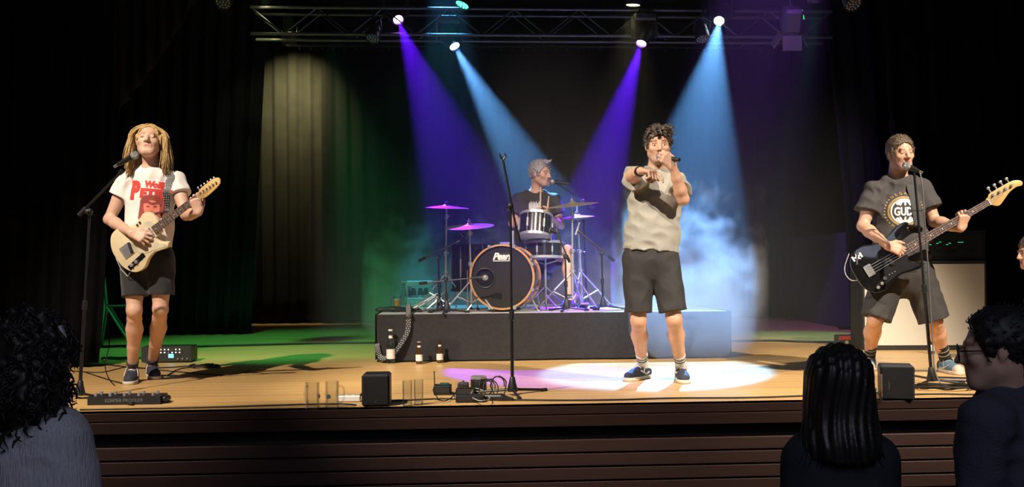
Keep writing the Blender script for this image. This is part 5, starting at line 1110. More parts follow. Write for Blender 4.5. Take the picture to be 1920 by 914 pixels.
pc = thing('pencil_microphone', P(1079, 441, Yk + .05), 'slim silver pencil microphone under the ride cymbal', 'microphone'); d = P(1087, 417, Yk + .05) - P(1079, 441, Yk + .05); MB().tube([Vector(), d * .6], .010, 12).build('body', M_CHR, pc); MB().tube([d * .6, d], .0105, 12).build('capsule', M_STEEL, pc)
f = DK(1096, 574); f = Vector((f.x, 9.9, RZ)); deck_stand(f, P(1093, 378, 9.88), (P(1113, 391, 9.85), P(1052, 349, 9.6)), 'tall boom stand reaching towards the drummer\'s face', 0)
microphone('microphone', P(1035, 341, 9.62), P(1067, 345, 9.62), 'black vocal microphone at the drummer\'s mouth')
# clutter at the left end of the riser
cb = thing('beverage_crate', DK(786, 576) + Vector((0, .12, 0)), 'pale blue plastic crate on the riser', 'crate', TH); m_crate = mat('pale blue plastic', (0.42, 0.55, 0.60), 0.5)
cw, cd, chh = .26, .3, .27
for x, y, sx, sy in ((-cw / 2, 0, .015, cd), (cw / 2, 0, .015, cd), (0, cd / 2, cw, .015)): MB().rbox((x, y, chh / 2), (sx, sy, chh), .005).build('side_wall', m_crate, cb)
MB().rbox((0, 0, .01), (cw, cd, .02), .005).build('bottom', m_crate, cb); MB().rbox((0, -cd / 2, chh - .03), (cw, .015, .05), .005).build('front_rail', m_crate, cb); MB().rbox((0, -cd / 2, .05), (cw, .015, .09), .005).build('front_panel', m_crate, cb)
m_brg = mat('brown bottle glass', (0.05, 0.02, 0.008), 0.08, coat=0.5); m_clb = glassmat('clear bottle glass', (0.72, 0.80, 0.78)); m_lab = mat('pale paper label', (0.72, 0.66, 0.6), 0.7)
def bottle(name, pos, h, r, glass, label, cap, lab=True, grp=None, neck=.4):
    t = thing(name, pos, label, 'bottle', 0, grp); MB().lathe([(r * .8, 0), (r, .006), (r, h * .52), (r * .95, h * .57), (r * .5, h * .74), (r * neck, h * .82), (r * neck, h * .95), (r * neck * 1.15, h * .955), (r * neck * 1.15, h * .97), (0, h * .97)], (0, 0, 0), (0, 0, 1), 20).build('glass_body', glass, t, 50)
    MB().lathe([(r * neck * 1.3, h * .955), (r * neck * 1.3, h), (0, h)], (0, 0, 0), (0, 0, 1), 14).build('cap', cap, t)
    if lab: MB().lathe([(r + .0008, h * .14), (r + .0008, h * .42)], (0, 0, 0), (0, 0, 1), 20, False).build('paper_label', m_lab, t); MB().lathe([(r * neck + .004, h * .74), (r * neck + .0012, h * .82)], (0, 0, 0), (0, 0, 1), 16, False).build('neck_label', m_lab, t)
    return t
m_cap = mat('silver cap', (0.6, 0.6, 0.6), 0.35, 0.6); m_gcap = mat('white cap', (0.75, 0.75, 0.72), 0.5)
for i, (px, lb) in enumerate(((777, 'beer bottle in the crate, left one'), (789, 'beer bottle in the crate, middle one'), (799, 'beer bottle in the crate, right one'))): q = DK(px, 575); bottle('beer_bottle', (q.x, cb.location.y - .04 + .03 * i, RZ + .022), .235, .03, m_brg, lb, m_cap, grp='bottles on the riser')
bottle('water_bottle', DK(756, 578) + Vector((0, .05, 0)), .27, .034, m_clb, 'clear water bottle beside the crate on the riser', m_gcap, False); bottle('beer_bottle', DK(763, 576) + Vector((0, .12, 0)), .25, .03, m_brg, 'brown beer bottle between crate and water bottle', m_cap)
def mug(pos, label, full=False, h=.155, r=.042, rz=0, handle=True, badge=None, grp='glass beer mugs'):
    t = thing('beer_mug', pos, label, 'beer mug', rz, grp)
    MB().lathe([(r * .92, 0), (r, .004), (r * 1.02, h * .2), (r * .94, h * .3), (r * 1.0, h * .5), (r * .95, h * .72), (r * .98, h * .8), (r * .96, h), (r * .9, h), (r * .88, h * .8), (r * .86, .018), (0, .016)], (0, 0, 0), (0, 0, 1), 20).build('glass_body', M_GLASS, t, 50)
    if handle: MB().tube(spline([(r * .95, 0, h * .82), (r * 1.6, 0, h * .8), (r * 1.75, 0, h * .5), (r * 1.5, 0, h * .25), (r * .98, 0, h * .22)], 4, False), .006, 8).build('handle', M_GLASS, t)
    if full: MB().lathe([(0, .02), (r * .84, .02), (r * .84, h * .7), (0, h * .7)], (0, 0, 0), (0, 0, 1), 18).build('beer', mat('amber beer', (0.75, 0.42, 0.08), 0.2), t); MB().lathe([(0, h * .701), (r * .84, h * .701), (r * .84, h * .8), (0, h * .82)], (0, 0, 0), (0, 0, 1), 18).build('foam', mat('beer foam', (0.75, 0.72, 0.65), 0.8), t)
    if badge: MB().lathe([(0, .0), (.013, 0), (.013, .002), (0, .003)], (-.004, -r * .98, h * .46), (0, -1, 0), 16).build('badge_print', badge, t)
    return t
mug(DK(745, 582), 'half-full beer mug on the left edge of the riser', True, .135, .04, 2.6)
# gig bag and checkered strap
gbp = DK(748, 586); bag = Field((-.25, -.1, -.01), (.25, .14, .08), .007); bag.chain([V3(-.18, .02, .02), V3(-.05, .0, .025), V3(.15, .03, .015)], [.05, .065, .04], .03, flat=(V3(0, 0, 1), .45)); bag.below(V3(0, 0, 0), V3(0, 0, -1), (-.3, -.2, -.1), (.3, .2, .02)); bag.disp(folds(.003, 4, 40)); bo_ = bag.mesh('gig_bag', mat('black nylon', (0.015, 0.015, 0.016), 0.5), None, label='black soft gig bag lying on the riser corner', cat='bag'); bo_.location = gbp + Vector((0, .07, 0))
Yf = toS(FL(960, 677))[1]; fr = lambda px, py, o=.0: onv(px, py, Yf - .03 - o)
sp_ = [gbp + Vector((.08, .03, .07)), fr(766, 588), fr(766, 600, .01), fr(764, 622, .015), fr(752, 645, .04), fr(737, 664, .06), fr(724, 672, .05), fr(713, 670, .02), fr(708, 655, .01), fr(707, 645, .0)]
stp = ribbon(spline(sp_, 6, False), .05, .003, Vector((1, -.25, .35)).normalized()).build('checkered_strap', mat('black strap webbing', (0.02, 0.02, 0.02), 0.7), None, 60, label='black and white checkered strap hanging off the riser corner', cat='strap')
L = spline(sp_, 6, False); acc = 0; k = 0
chk = MB()
for i in range(len(L) - 1):
    d = (L[i + 1] - L[i]); nseg = max(1, int(d.length / .0105)); dn = d.normalized(); w_ = Vector((1, -.25, .35)); w_ = (w_ - dn * w_.dot(dn)).normalized(); nn = dn.cross(w_); nn = nn if nn.y < 0 else -nn
    for s in range(nseg):
        k += 1
        for a in range(-2, 2):
            if (a + k) % 2: p = L[i] + d * ((s + .5) / nseg) + w_ * (a + .5) * .0105 + nn * .0022; chk.box(p, (.0072, .0015, .0072), Matrix((w_, nn, dn)).transposed())
chk.build('checks', mat('grey print', (0.42, 0.42, 0.42), 0.7), stp, 0, kind='stuff')
bottle('water_bottle', FL(733, 682), .29, .037, m_clb, 'clear water bottle standing in front of the riser', m_gcap, True); bottle('beer_bottle', FL(786, 683), .19, .029, m_brg, 'brown beer bottle with silver cap in front of the riser', m_cap, grp='beer bottles by the riser'); bottle('beer_bottle', FL(825, 681), .19, .029, m_brg, 'brown beer bottle with dark cap in front of the riser', M_BLK, grp='beer bottles by the riser')
# crossed folded hardware left of the floor tom
hw = thing('folded_hardware', DK(800, 585) + Vector((0, .05, 0)), 'tangle of folded chrome drum hardware on the riser', 'hardware')
rnd = random.Random(2)
for k in range(9):
    a = Vector((rnd.uniform(-.2, .05), rnd.uniform(-.08, .12), .015)); b = a + Vector((rnd.uniform(.08, .28), rnd.uniform(-.1, .1), rnd.uniform(.03, .16))); MB().tube([a, b], .007, 8).build('rod', M_CHR, hw); MB().ball(a, .012, 8, 6).build('rod_end', M_RUB, hw)

# ------------------------------------------------------------------ props at the stage front
def fbox(name, px0, px1, py_top, py_bot, depth, label, cat, m=M_BLK, rz=0):
    a, b = FL(px0, py_bot), FL(px1, py_bot); w_ = (b - a).length; h = P((px0 + px1) / 2, py_bot, a.y).z - P((px0 + px1) / 2, py_top, a.y).z; h = abs(h)
    t = thing(name, (a + b) / 2, label, cat, rz); return t, w_, h
t, w_, h = fbox('monitor_speaker', 678, 730, 704, 764, .2, 'black cube monitor speaker near the tall glasses', 'speaker', rz=TH)
MB().rbox((0, .12, h / 2), (w_, .2, h), .012).build('cabinet', M_BLK, t); MB().rbox((0, .016, h / 2), (w_ - .012, .014, h - .012), .006).build('grille', M_GRILLE, t); MB().box((.0, .008, .03), (.012, .001, .012)).build('logo_plate', mat('dark badge', (0.05, 0.05, 0.06), 0.4), t)
a = FL(1690, 752); t = thing('monitor_speaker', a, 'black cube monitor speaker beside the bassist\'s foot', 'speaker', R(-16)); w_ = .195; h = .205
MB().rbox((-.02, .11, h / 2), (w_, .19, h), .012).build('cabinet', mat('dark slate plastic', (0.03, 0.03, 0.036), 0.5), t); MB().rbox((-.02, .012, h / 2), (w_ - .012, .014, h - .012), .006).build('grille', M_GRILLE, t)
m_bdg = mat('blue badge print', (0.02, 0.03, 0.15), 0.4)
mug(FL(586, 768), 'empty beer mug with blue badge, leftmost at the stage edge', badge=m_bdg, rz=2.4); mug(FL(623, 766), 'empty beer mug with handle, second at the stage edge', badge=mat('grey badge print', (0.12, 0.13, 0.15), 0.4), rz=-.2); mug(FL(1641, 752), 'empty beer mug beside the right monitor speaker', badge=mat('grey badge print', (0.12, 0.13, 0.15), 0.4), rz=-.3)
def tall_glass(pos, label): 
    t = thing('tall_glass', pos, label, 'drinking glass', 0, 'tall glasses at the stage edge'); MB().lathe([(.026, 0), (.028, .003), (.030, .15), (.028, .15), (.0255, .022), (0, .02)], (0, 0, 0), (0, 0, 1), 24).build('glass_body', M_GLASS, t, 50); MB().lathe([(0, .003), (.025, .003), (.025, .018), (0, .018)], (0, 0, 0), (0, 0, 1), 20).build('glass_base', M_GLASS, t); return t
tall_glass(FL(764, 762), 'empty tall glass, nearer the monitor speaker'); tall_glass(FL(785, 760), 'empty tall glass, nearer the receiver pile')
# power strip
t = thing('power_strip', FL(655, 754), 'white power strip behind the second beer mug', 'power strip', TH); MB().rbox((0, 0, .02), (.14, .05, .04), .008).build('body', M_WHITE, t)
for k in range(3): MB().lathe([(.018, .04), (.018, .043), (.015, .043), (.014, .036), (0, .036)], (-.045 + k * .045, 0, 0), (0, 0, 1), 14).build('socket', mat('socket grey', (0.5, 0.5, 0.48), 0.5), t)
MB().tube(spline([(.06, 0, .03), (.085, -.01, .05), (.09, -.02, .02), (.085, -.05, .01)], 5, False), .007, 8).build('plug', M_BLK, t)
# receiver pile
def gadget(name, px, py, size, label, z=0, rz=0, cat='device', knobs=0, m=M_BLK):
    t = thing(name, FL(px, py) + Vector((0, size[1] / 2, z)), label, cat, rz); MB().rbox((0, 0, size[2] / 2), size, .006).build('case', m, t)
    for k in range(knobs): MB().lathe([(.008, 0), (.007, .014), (0, .015)], ((k - (knobs - 1) / 2) * .03, 0, size[2]), (0, 0, 1), 12).build('knob', M_STEEL, t)
    MB().box((0, -size[1] / 2 - .0006, size[2] * .55), (size[0] * .8, .001, size[2] * .5)).build('front_panel', mat('dark panel', (0.03, 0.03, 0.034), 0.3), t); return t
t = gadget('wireless_receiver', 829, 742, (.11, .12, .06), 'small black wireless receiver with thin antenna', cat='receiver'); MB().tube([(-.05, -.02, .055), (-.052, -.02, .15)], .0035, 8).build('antenna', M_BLK, t); MB().rbox((.01, 0, .065), (.06, .06, .012), .004).build('green_panel', mat('dark green panel', (0.02, 0.08, 0.07), 0.4), t)
gadget('wireless_receiver', 872, 742, (.12, .1, .04), 'flat black receiver box in the middle of the pile', cat='receiver'); gadget('effects_pedal', 868, 742, (.07, .08, .035), 'small grey pedal stacked on the flat receiver', z=.041, knobs=1, cat='pedal', m=mat('dark grey case', (0.05, 0.05, 0.055), 0.4))
gadget('power_supply', 880, 756, (.17, .1, .042), 'flat black power supply in front of the pile', cat='power supply', rz=R(3))
t = thing('metal_tin', FL(897, 738) + Vector((0, .06, 0)), 'round black tin with silver lid behind the cable loops', 'tin'); MB().lathe([(.05, 0), (.052, .005), (.052, .085), (.05, .09)], (0, 0, 0), (0, 0, 1), 28).build('body', M_BLK, t); MB().lathe([(.052, .085), (.054, .088), (.054, .1), (.045, .105), (.02, .102), (0, .104)], (0, 0, 0), (0, 0, 1), 28).build('lid', M_CHR, t)
t = thing('cable_adapter', FL(933, 752), 'long black plug adapter lying by the cable loops', 'adapter', R(-12)); fd = Field((-.12, -.05, -.01), (.12, .05, .06), .005); fd.chain([V3(-.07, 0, .022), V3(.02, 0, .02), V3(.09, 0, .012)], [.02, .022, .010], .02); fd.mesh('body', M_BLK, t); MB().tube([(-.075, 0, .022), (-.11, 0, .024)], .008, 8).build('strain_relief', M_STEEL, t)
def coil(name, c, r, n, label, sq=.9, wob=.012, rad=.0045, tail=None, seed=1, tilt=0.0):
    rnd = random.Random(seed); pts = []
    for k in range(int(n * 14)):
        a = 2 * math.pi * k / 14; rr = r * (1 + rnd.uniform(-.1, .1)) ; pts.append(Vector(c) + Vector((rr * math.cos(a) + .02 * math.sin(a * .37), rr * sq * math.sin(a), rad + .012 * (k / (n * 14)) * n * .4 + rnd.uniform(0, wob) + tilt * (1 + math.sin(a)))))
    return cable(name, pts + [Vector(p) for p in (tail or [])], rad, label, sub=3)
coil('cable_coil', FL(915, 748), .045, 2.6, 'small upright black cable loops beside the tin', .5, .01, .004, seed=3, tilt=.05); coil('cable_coil', FL(930, 746), .05, 1.3, 'larger single cable loop behind the plug adapter', .4, .005, .0045, seed=5, tilt=.06)
coil('cable_coil', FL(1770, 731), .19, 4, 'coiled black cable on the floor by the bassist\'s stand', .55, .012, .0055, seed=8)
coil('cable_coil', FL(385, 691), .11, 3, 'loose cable coil on the floor right of the guitarist', .6, .015, .005, tail=[FL(340, 694) + Vector((0, 0, .01)), FL(315, 706) + Vector((0, 0, .008))], seed=9)
coil('cable_coil', FL(225, 676), .16, 3, 'cable coil on the floor behind the guitarist', .45, .012, .005, seed=12)
# long cables
up_ = lambda L, z=.006: [FL(*p) + Vector((0, 0, z)) for p in L]
cable('cable', up_([(150, 771), (260, 769), (400, 766), (560, 761), (640, 760), (668, 762)]), .005, 'long black cable along the left stage edge'); cable('cable', up_([(728, 755), (760, 753), (830, 750), (900, 752)]), .005, 'black cable from the monitor speaker to the receiver pile'); cable('cable', up_([(950, 752), (1060, 753), (1160, 752), (1260, 749), (1400, 748), (1520, 744), (1660, 738)]), .0055, 'long black cable along the right stage edge'); cable('cable', up_([(1700, 742), (1760, 741), (1820, 742), (1900, 740)]), .005, 'black cable right of the bassist\'s monitor')
cable('cable', up_([(330, 653), (480, 649), (600, 646), (705, 645)], .01), .014, 'thick cable run across the stage behind the guitarist'); cable('cable', up_([(1370, 642), (1450, 641), (1500, 643), (1580, 644), (1612, 645)], .01), .012, 'thick cable run across the stage right of the riser')
cable('cable', up_([(150, 690), (200, 686), (260, 692), (330, 690), (400, 684)]), .005, 'thin cable winding past the guitarist\'s feet'); cable('cable', up_([(160, 700), (210, 716), (235, 722)]), .004, 'thin cable to the foot controller'); cable('cable', up_([(130, 697), (190, 700), (240, 690), (300, 696), (420, 705), (470, 696)]), .004, 'wavy thin cable right of the foot controller')
cable('cable', [P(200, 600, 9.2), P(205, 640, 8.6), P(200, 670, 8.2), FL(197, 690) + Vector((0, 0, .006)), FL(204, 712) + Vector((0, 0, .006)), FL(215, 725) + Vector((0, 0, .006))], .004, 'thin cable hanging down behind the guitarist')
cable('cable', up_([(820, 750), (812, 735), (822, 728), (840, 733), (850, 745), (835, 756), (815, 752)], .012), .0035, 'thin tangled lead around the wireless receiver'); cable('cable', up_([(850, 757), (880, 750), (890, 738), (905, 742), (918, 757), (900, 762), (880, 752)], .03), .0035, 'pale thin lead looped over the power supply', m=mat('grey lead', (0.4, 0.4, 0.4), 0.5))
# foot controller
a = FL(232, 760); t = thing('foot_controller', a, 'long black guitar foot controller in front of the guitarist', 'foot controller', TH - .02); w_ = .43
MB().add([(-w_ / 2, 0, 0), (w_ / 2, 0, 0), (w_ / 2, .16, 0), (-w_ / 2, .16, 0), (-w_ / 2, .005, .05), (w_ / 2, .005, .05), (w_ / 2, .15, .052), (-w_ / 2, .15, .052)], [(3, 2, 1, 0), (4, 5, 6, 7), (0, 1, 5, 4), (1, 2, 6, 5), (2, 3, 7, 6), (3, 0, 4, 7)]).build('case', M_BLK, t, 0)
MB().rbox((w_ / 2 + .012, .08, .025), (.035, .1, .035), .01).build('side_cap', M_BLK, t)
for k in range(5):
    for r_ in (0, 1): MB().lathe([(.010, 0), (.010, .012), (.008, .02), (0, .02)], (-w_ / 2 + .04 + k * .085, .03 + r_ * .09, .05), (0, 0, 1), 12).build('foot_switch', M_CHR, t)
vs, fs = text_mesh('KEMPER PROFILER', .028, 0, .0006); MB().add([(v.x, (.026 + v.y) * .1 - .001, .026 + v.y) for v in vs], fs).build('lettering', mat('faded grey print', (0.10, 0.10, 0.10), 0.6), t, 0)
# rack profiler
a = FL(312, 681); t = thing('rack_amplifier', a, 'black rack amplifier with blue display behind the guitarist', 'amplifier', TH); w_ = .42; h = .135
MB().rbox((0, .12, h / 2 + .008), (w_, .22, h), .006).build('case', M_BLK, t); MB().rbox((0, .006, h / 2 + .008), (w_ + .01, .01, h), .003).build('front_panel', mat('dark rack panel', (0.03, 0.032, 0.03), 0.4), t)
MB().box((.04, -.001, .06), (.045, .003, .035)).build('display', emis('blue display', (0.2, 0.6, 1.0), 1.2), t); MB().lathe([(.022, 0), (.02, .014), (0, .015)], (-.125, .001, .045), (0, -1, 0), 18).build('main_knob', emis('teal ring', (0.05, 0.5, 0.4), 0.5), t)
m_btn = emis('lit button', (0.9, 0.95, 1.0), 1.0)
for k in range(8):
    for r_ in (0, 1): MB().lathe([(.006, 0), (.0055, .007), (0, .008)], (-.11 + k * .032, .001, .09 + r_ * .026), (0, -1, 0), 10).build('button', m_btn if (k * 3 + r_) % 4 else M_STEEL, t)
for k in range(3): MB().lathe([(.01, 0), (.009, .012), (0, .013)], (.1 + k * .04, .001, .035), (0, -1, 0), 12).build('knob', M_STEEL, t)
for x in (-.17, .17): MB().ball((x, .05, .006), (.012, .012, .007), 8, 6).build('rubber_foot', M_RUB, t)
# folding chair in the left wing
a = FL(218, 652); m_chair = mat('green lit grey steel', (0.12, 0.42, 0.34), 0.4, 0.3); t = thing('folding_chair', a, 'metal folding chair coloured as if lit green at the left wing', 'chair', .3)  # grey steel with the green wing light mixed into its colour
for y in (-.17, .17): MB().tube([(-.16, y, 0), (-.10, y, .42), (-.14, y, .86)], .013, 8).build('back_leg', m_chair, t); MB().tube([(.18, y, 0), (-.08, y, .44)], .012, 8).build('front_leg', m_chair, t)
MB().rbox((.04, 0, .44), (.36, .36, .025), .01).build('seat', M_BLK, t); MB().rbox((-.135, 0, .76), (.02, .36, .18), .008).build('backrest', m_chair, t); MB().tube([(.1, -.17, .14), (.1, .17, .14)], .008, 8).build('stretcher', m_chair, t)
spot('wing_lamp_green', FL(180, 640) + Vector((.35, .5, 2.6)), FL(220, 650), 60, (0.1, 1.0, 0.55), 50, 0.6) if False else None
# bass rig
a = FL(1735, 657); t = thing('bass_cabinet', a, 'wide bass cabinet with cream grille cloth behind the bassist', 'speaker cabinet', -.06); w_ = (FL(1852, 656) - FL(1618, 656)).length; h = a.y * (657 - 489) / F
m_tolex = mat('black tolex', (0.018, 0.02, 0.018), 0.6, bump=0.3, bscale=400); m_cloth = mat('cream grille cloth', (0.74, 0.69, 0.57), 0.9, var=0.05, scale=120, bump=0.2, bscale=600)
MB().rbox((0, .23, h / 2), (w_, .42, h), .012).build('cabinet', m_tolex, t); MB().rbox((0, .018, h / 2 + .005), (w_ - .03, .012, h - .075), .004).build('grille_cloth', m_cloth, t)
for z in (.017, h - .014): MB().rbox((0, .012, z), (w_, .02, .028), .004).build('frame_rail', m_tolex, t)
for sx in (-1, 1): MB().rbox((sx * (w_ / 2 - .008), .012, h / 2), (.016, .02, h), .004).build('frame_stile', m_tolex, t)
hp = Vector((a.x + .22, a.y + .02, h)); t = thing('bass_amplifier', hp, 'dark bass amplifier head with green lights on the cabinet', 'amplifier', -.06); w2, h2 = .74, .29
MB().rbox((0, .2, h2 / 2), (w2, .36, h2), .012).build('case', m_tolex, t); MB().rbox((0, .016, h2 / 2), (w2 - .05, .012, h2 - .06), .004).build('front_panel', mat('smoked panel', (0.025, 0.03, 0.027), 0.3), t)
for k in range(7): MB().lathe([(.013, 0), (.011, .014), (0, .015)], (-.24 + k * .08, .009, .09), (0, -1, 0), 12).build('knob', M_BMET, t)
for k in range(5): MB().box((-.15 + k * .045 + .02 * (k % 2), .009, .15 + .012 * (k % 3)), (.02, .003, .007)).build('indicator_light', emis('green indicator', (0.1, 0.9, 0.4), 0.5), t)
MB().box((.13, .009, .17), (.05, .003, .006)).build('indicator_light', emis('green indicator', (0.1, 0.9, 0.4), 0.5), t); MB().tube(spline([(-.15, .2, h2), (-.13, .2, h2 + .04), (.13, .2, h2 + .04), (.15, .2, h2)], 4, False), .01, 8).build('carry_handle', M_BLK, t)
# bottles behind the bassist's leg, case pieces
bottle('beer_bottle', FL(1746, 664), .2, .03, m_brg, 'brown beer bottle by the bass cabinet behind the stand', mat('gold cap', (0.6, 0.42, 0.1), 0.4, 0.6))
t = thing('small_case', FL(1588, 648), 'small dark box with a red strip left of the bassist', 'box', .1); MB().rbox((0, .06, .05), (.17, .12, .1), .008).build('case', mat('dark olive case', (0.04, 0.05, 0.04), 0.5), t); MB().box((0, -.001, .075), (.16, .003, .04)).build('red_strip', mat('red strip', (0.7, 0.09, 0.06), 0.5), t); MB().lathe([(.018, 0), (.017, .006), (0, .007)], (.0, 0, .03), (0, -1, 0), 14).build('round_label', mat('yellow label', (0.6, 0.5, 0.2), 0.5), t)
t = thing('small_case', FL(1607, 648), 'small grey box beside the red-striped box', 'box', .1); MB().rbox((.02, .06, .055), (.1, .12, .11), .008).build('case', mat('grey case', (0.10, 0.095, 0.10), 0.5), t); MB().box((.02, -.001, .06), (.06, .003, .05)).build('front_plate', M_STEEL, t)
# dark side screen at the right
a = onv(1490, 597, toS(FL(1490, 597))[1]); a = FL(1490, 598); b = FL(1600, 619); d = b - a; t = thing('side_screen', (a + b) / 2, 'low dark cloth screen running along the right side of the stage', 'screen', math.atan2(d.y, d.x)); hgt = a.y * (598 - 447) / F
MB().rbox((0, 0, hgt / 2), (d.length, .05, hgt), .01).build('cloth_panel', mat('violet lit dark cloth', (0.06, 0.05, 0.11), 0.9, bump=0.2, bscale=80), t)  # violet stage light is put into the cloth colour
for sx in (-1, 1): MB().rbox((sx * (d.length / 2 - .1), 0, .02), (.06, .3, .04), .01).build('foot', M_BMET, t)
# flat pedal plank under the bassist's foot
t = thing('tuner_pedal', FL(1790, 716), 'thin dark pedal board edged in silver by the bassist\'s shoe', 'pedal board', -.35); MB().rbox((0, .05, .012), (.3, .1, .02), .004).build('board', M_BLK, t); MB().box((0, -.001, .014), (.3, .004, .01)).build('silver_edge', M_CHR, t)
# ------------------------------------------------------------------ audience in the dark hall
def spectator(px, Y, label, j, jm, top_mat, legmat, shirt=None, h=.009, shoes=True):
    rt = root_at((P(px, 700, Y).x, Y, HALL), label); return rt
def stand_legs(j, x0, y0, d, w_=.1):
    sd = V3(-d[1], d[0], 0)
    for s, k in (('L', 1), ('R', -1)):
        j['q' + s] = V3(x0, y0, .9) + sd * k * .09; j['k' + s] = V3(x0, y0, .5) + sd * k * .1 + d * .02; j['a' + s] = V3(x0, y0, .09) + sd * k * .11; j['f' + s] = d
def dress(rt, j, msh, mtr, mskin, tint, hem=-.08, r=(.2, .19, .2, .155), sr=(.07, .062), collar=.05, name='sweater', h=.009, fold=(.006, 5)):
    make_body(rt, j, mskin, h=h, tint=tint); make_shirt(rt, j, msh, hem=hem, slv=2, r=r, sr=sr, name=name, fold=fold, h=h, collar=collar)
    make_shorts(rt, j, mtr, j['aL'] + V3(0, 0, -.02), j['aR'] + V3(0, 0, -.02), r=(.17, .1, .062), name='trousers', h=.011)
    sh = None
    for s in 'LR':
        d = j['f' + s]; hl = Vector(j['a' + s] - d * .05); hl.z = 0
        if sh is None: sh = make_shoe(M_BLK, M_RUB, M_BLK); put_shoe(rt, sh, hl, d)
        else: put_shoe(rt, sh, hl, d, 0, False)
m_jeans = mat('dark trousers', (0.02, 0.022, 0.03), 0.85)
# man with glasses, right
rt = root_at((P(1880, 700, 3.15).x, 3.15, HALL), 'man with glasses and dark sweater seen from behind at the right'); J = JJ(rt)
dv = nrm(V3(-.75, .66, 0)); c = np.array([0, 0, 0])
a = dict(head=J(1866, 655, 0), hM=rotm(-112, 4, 0), neck=J(1886, 745, .02), tM=rotm(-131), sL=J(1848, 792, -.14), sR=J(1928, 784, .14), eL=J(1836, 940, -.14), eR=J(1955, 940, .16), wL=J(1812, 1075, -.08), wR=J(1930, 1080, .25), bulk=1.1, nr=.062)
a['pelvis'] = V3(a['neck'][0] + .02, a['neck'][1], .98); stand_legs(a, a['pelvis'][0], a['pelvis'][1], dv)
a['hL'] = sided('R', 0, (0, .3, -1), (.3, 0, 0), CURL(20, 25, 15)); a['hR'] = sided('L', 0, (0, .3, -1), (-.3, 0, 0), CURL(20, 25, 15))
dress(rt, a, mat('navy knit sweater', (0.05, 0.05, 0.085), 0.9, bump=0.4, bscale=150), m_jeans, SKIN, head_tint(a['head'], a['hM'], .4, False), collar=.05, r=(.205, .2, .21, .16), sr=(.078, .066))
hh_ = hair_short(rt, a['head'], a['hM'], mat('dark hair', (0.012, 0.011, 0.011), 0.55, var=0.3), .013, .002, 4, .085, -.03, h=.006); tufts(rt, hh_, a['head'], a['hM'], MATS['dark hair'], 400, .014, .002, (0, .3, .1), 5, .15)
gl = MB(); T_ = lambda x, y, z: Vector(a['head'] + a['hM'] @ V3(x, y, z)); fw_ = Vector(a['hM'] @ V3(0, -1, 0))
for s in (-1, 1): gl.torus(T_(s * .034, -.108, -.006), fw_, .024, .0022, 24, 6).tube([T_(s * .058, -.106, .002), T_(s * .078, -.04, .002), T_(s * .082, .02, .0), T_(s * .08, .035, -.02)], .0022, 6)
gl.tube([T_(-.011, -.109, -.004), T_(.011, -.109, -.004)], .002, 6); go_ = gl.build('glasses', M_BLK, rt, 180)
for s in (-1, 1): MB().lathe([(0, 0), (.023, 0)], T_(s * .034, -.108, -.006), fw_, 20, False).build('lens', M_GLASS, go_)
# woman with long straight hair, right of centre
rt = root_at((P(1572, 700, 3.5).x, 3.5, HALL), 'woman with long straight dark hair seen from behind'); J = JJ(rt)
a = dict(head=J(1570, 726, 0), hM=rotm(170, 6, 0), neck=J(1573, 815, .02), tM=rotm(176), sL=J(1512, 862, .0), sR=J(1640, 862, .0), eL=J(1500, 985, .03), eR=J(1655, 985, .03), wL=J(1520, 1080, .12), wR=J(1640, 1080, .12), bulk=.95, nr=.05)
a['pelvis'] = V3(a['neck'][0], a['neck'][1], .88); stand_legs(a, 0, 0, V3(0, 1, 0))
a['hL'] = sided('L', 0, (.2, .5, -.8), (.3, .3, 0), CURL(20, 25, 15)); a['hR'] = sided('R', 0, (-.2, .5, -.8), (-.3, .3, 0), CURL(20, 25, 15))
dress(rt, a, mat('black pullover', (0.022, 0.023, 0.034), 0.9), m_jeans, SKIN, head_tint(a['head'], a['hM'], 0, False), r=(.19, .18, .185, .15), sr=(.075, .064), collar=.0)
m_dh = mat('dark brown long hair', (0.022, 0.018, 0.017), 0.4, var=0.3, scale=60)
hc, hM_ = a['head'], a['hM']; fd = Field(*bounds([hc + V3(-.16, -.16, -.3), hc + V3(.16, .16, .17)], .03), .006); T2 = lambda x, y, z: hc + V3(x, y, z)
fd.ell(T2(0, -.014, .035), (.104, .128, .112), .02); fd.chain([T2(0, -.02, .03), T2(0, -.035, -.08), T2(.0, -.055, -.2)], [.106, .116, .128], .05, flat=(V3(0, 1, 0), .85)); fd.below(T2(0, 0, -.215), V3(0, .2, -1), hc + V3(-.3, -.3, -.5), hc + V3(.3, .3, -.1)); fd.ell(T2(0, .11, -.05), (.075, .08, .12), .02, 's')
fd.disp(lambda x, y, z: .004 * np.sin((x - hc[0]) * 190 + 3 * np.sin(z * 11)) + .002 * np.sin((y - hc[1]) * 240 + 2 * np.sin(z * 17)))
hr = fd.mesh('hair', m_dh, rt); rnd = random.Random(3); mb = MB()
for k in range(260):
    t = rnd.uniform(0, math.pi * 2); sx, sy = math.cos(t), math.sin(t)
    if sy > .55: continue
    e_ = rnd.uniform(.85, 1.12); mb.tube([T2(sx * .05, sy * .06, .135), T2(sx * .1 * e_, -.0 + sy * .105, .05), T2(sx * .112 * e_, -.02 + sy * .09, -.08), T2(sx * .125 * e_ + rnd.gauss(0, .006), -.045 + sy * .075, -.2), T2(sx * .135 * e_ + rnd.gauss(0, .014), -.05 + sy * .07, -.2 - rnd.uniform(.02, .07))], [.002, .004, .004, .003, .001], 5)
mb.build('hair_strands', m_dh, hr, 180, kind='stuff')
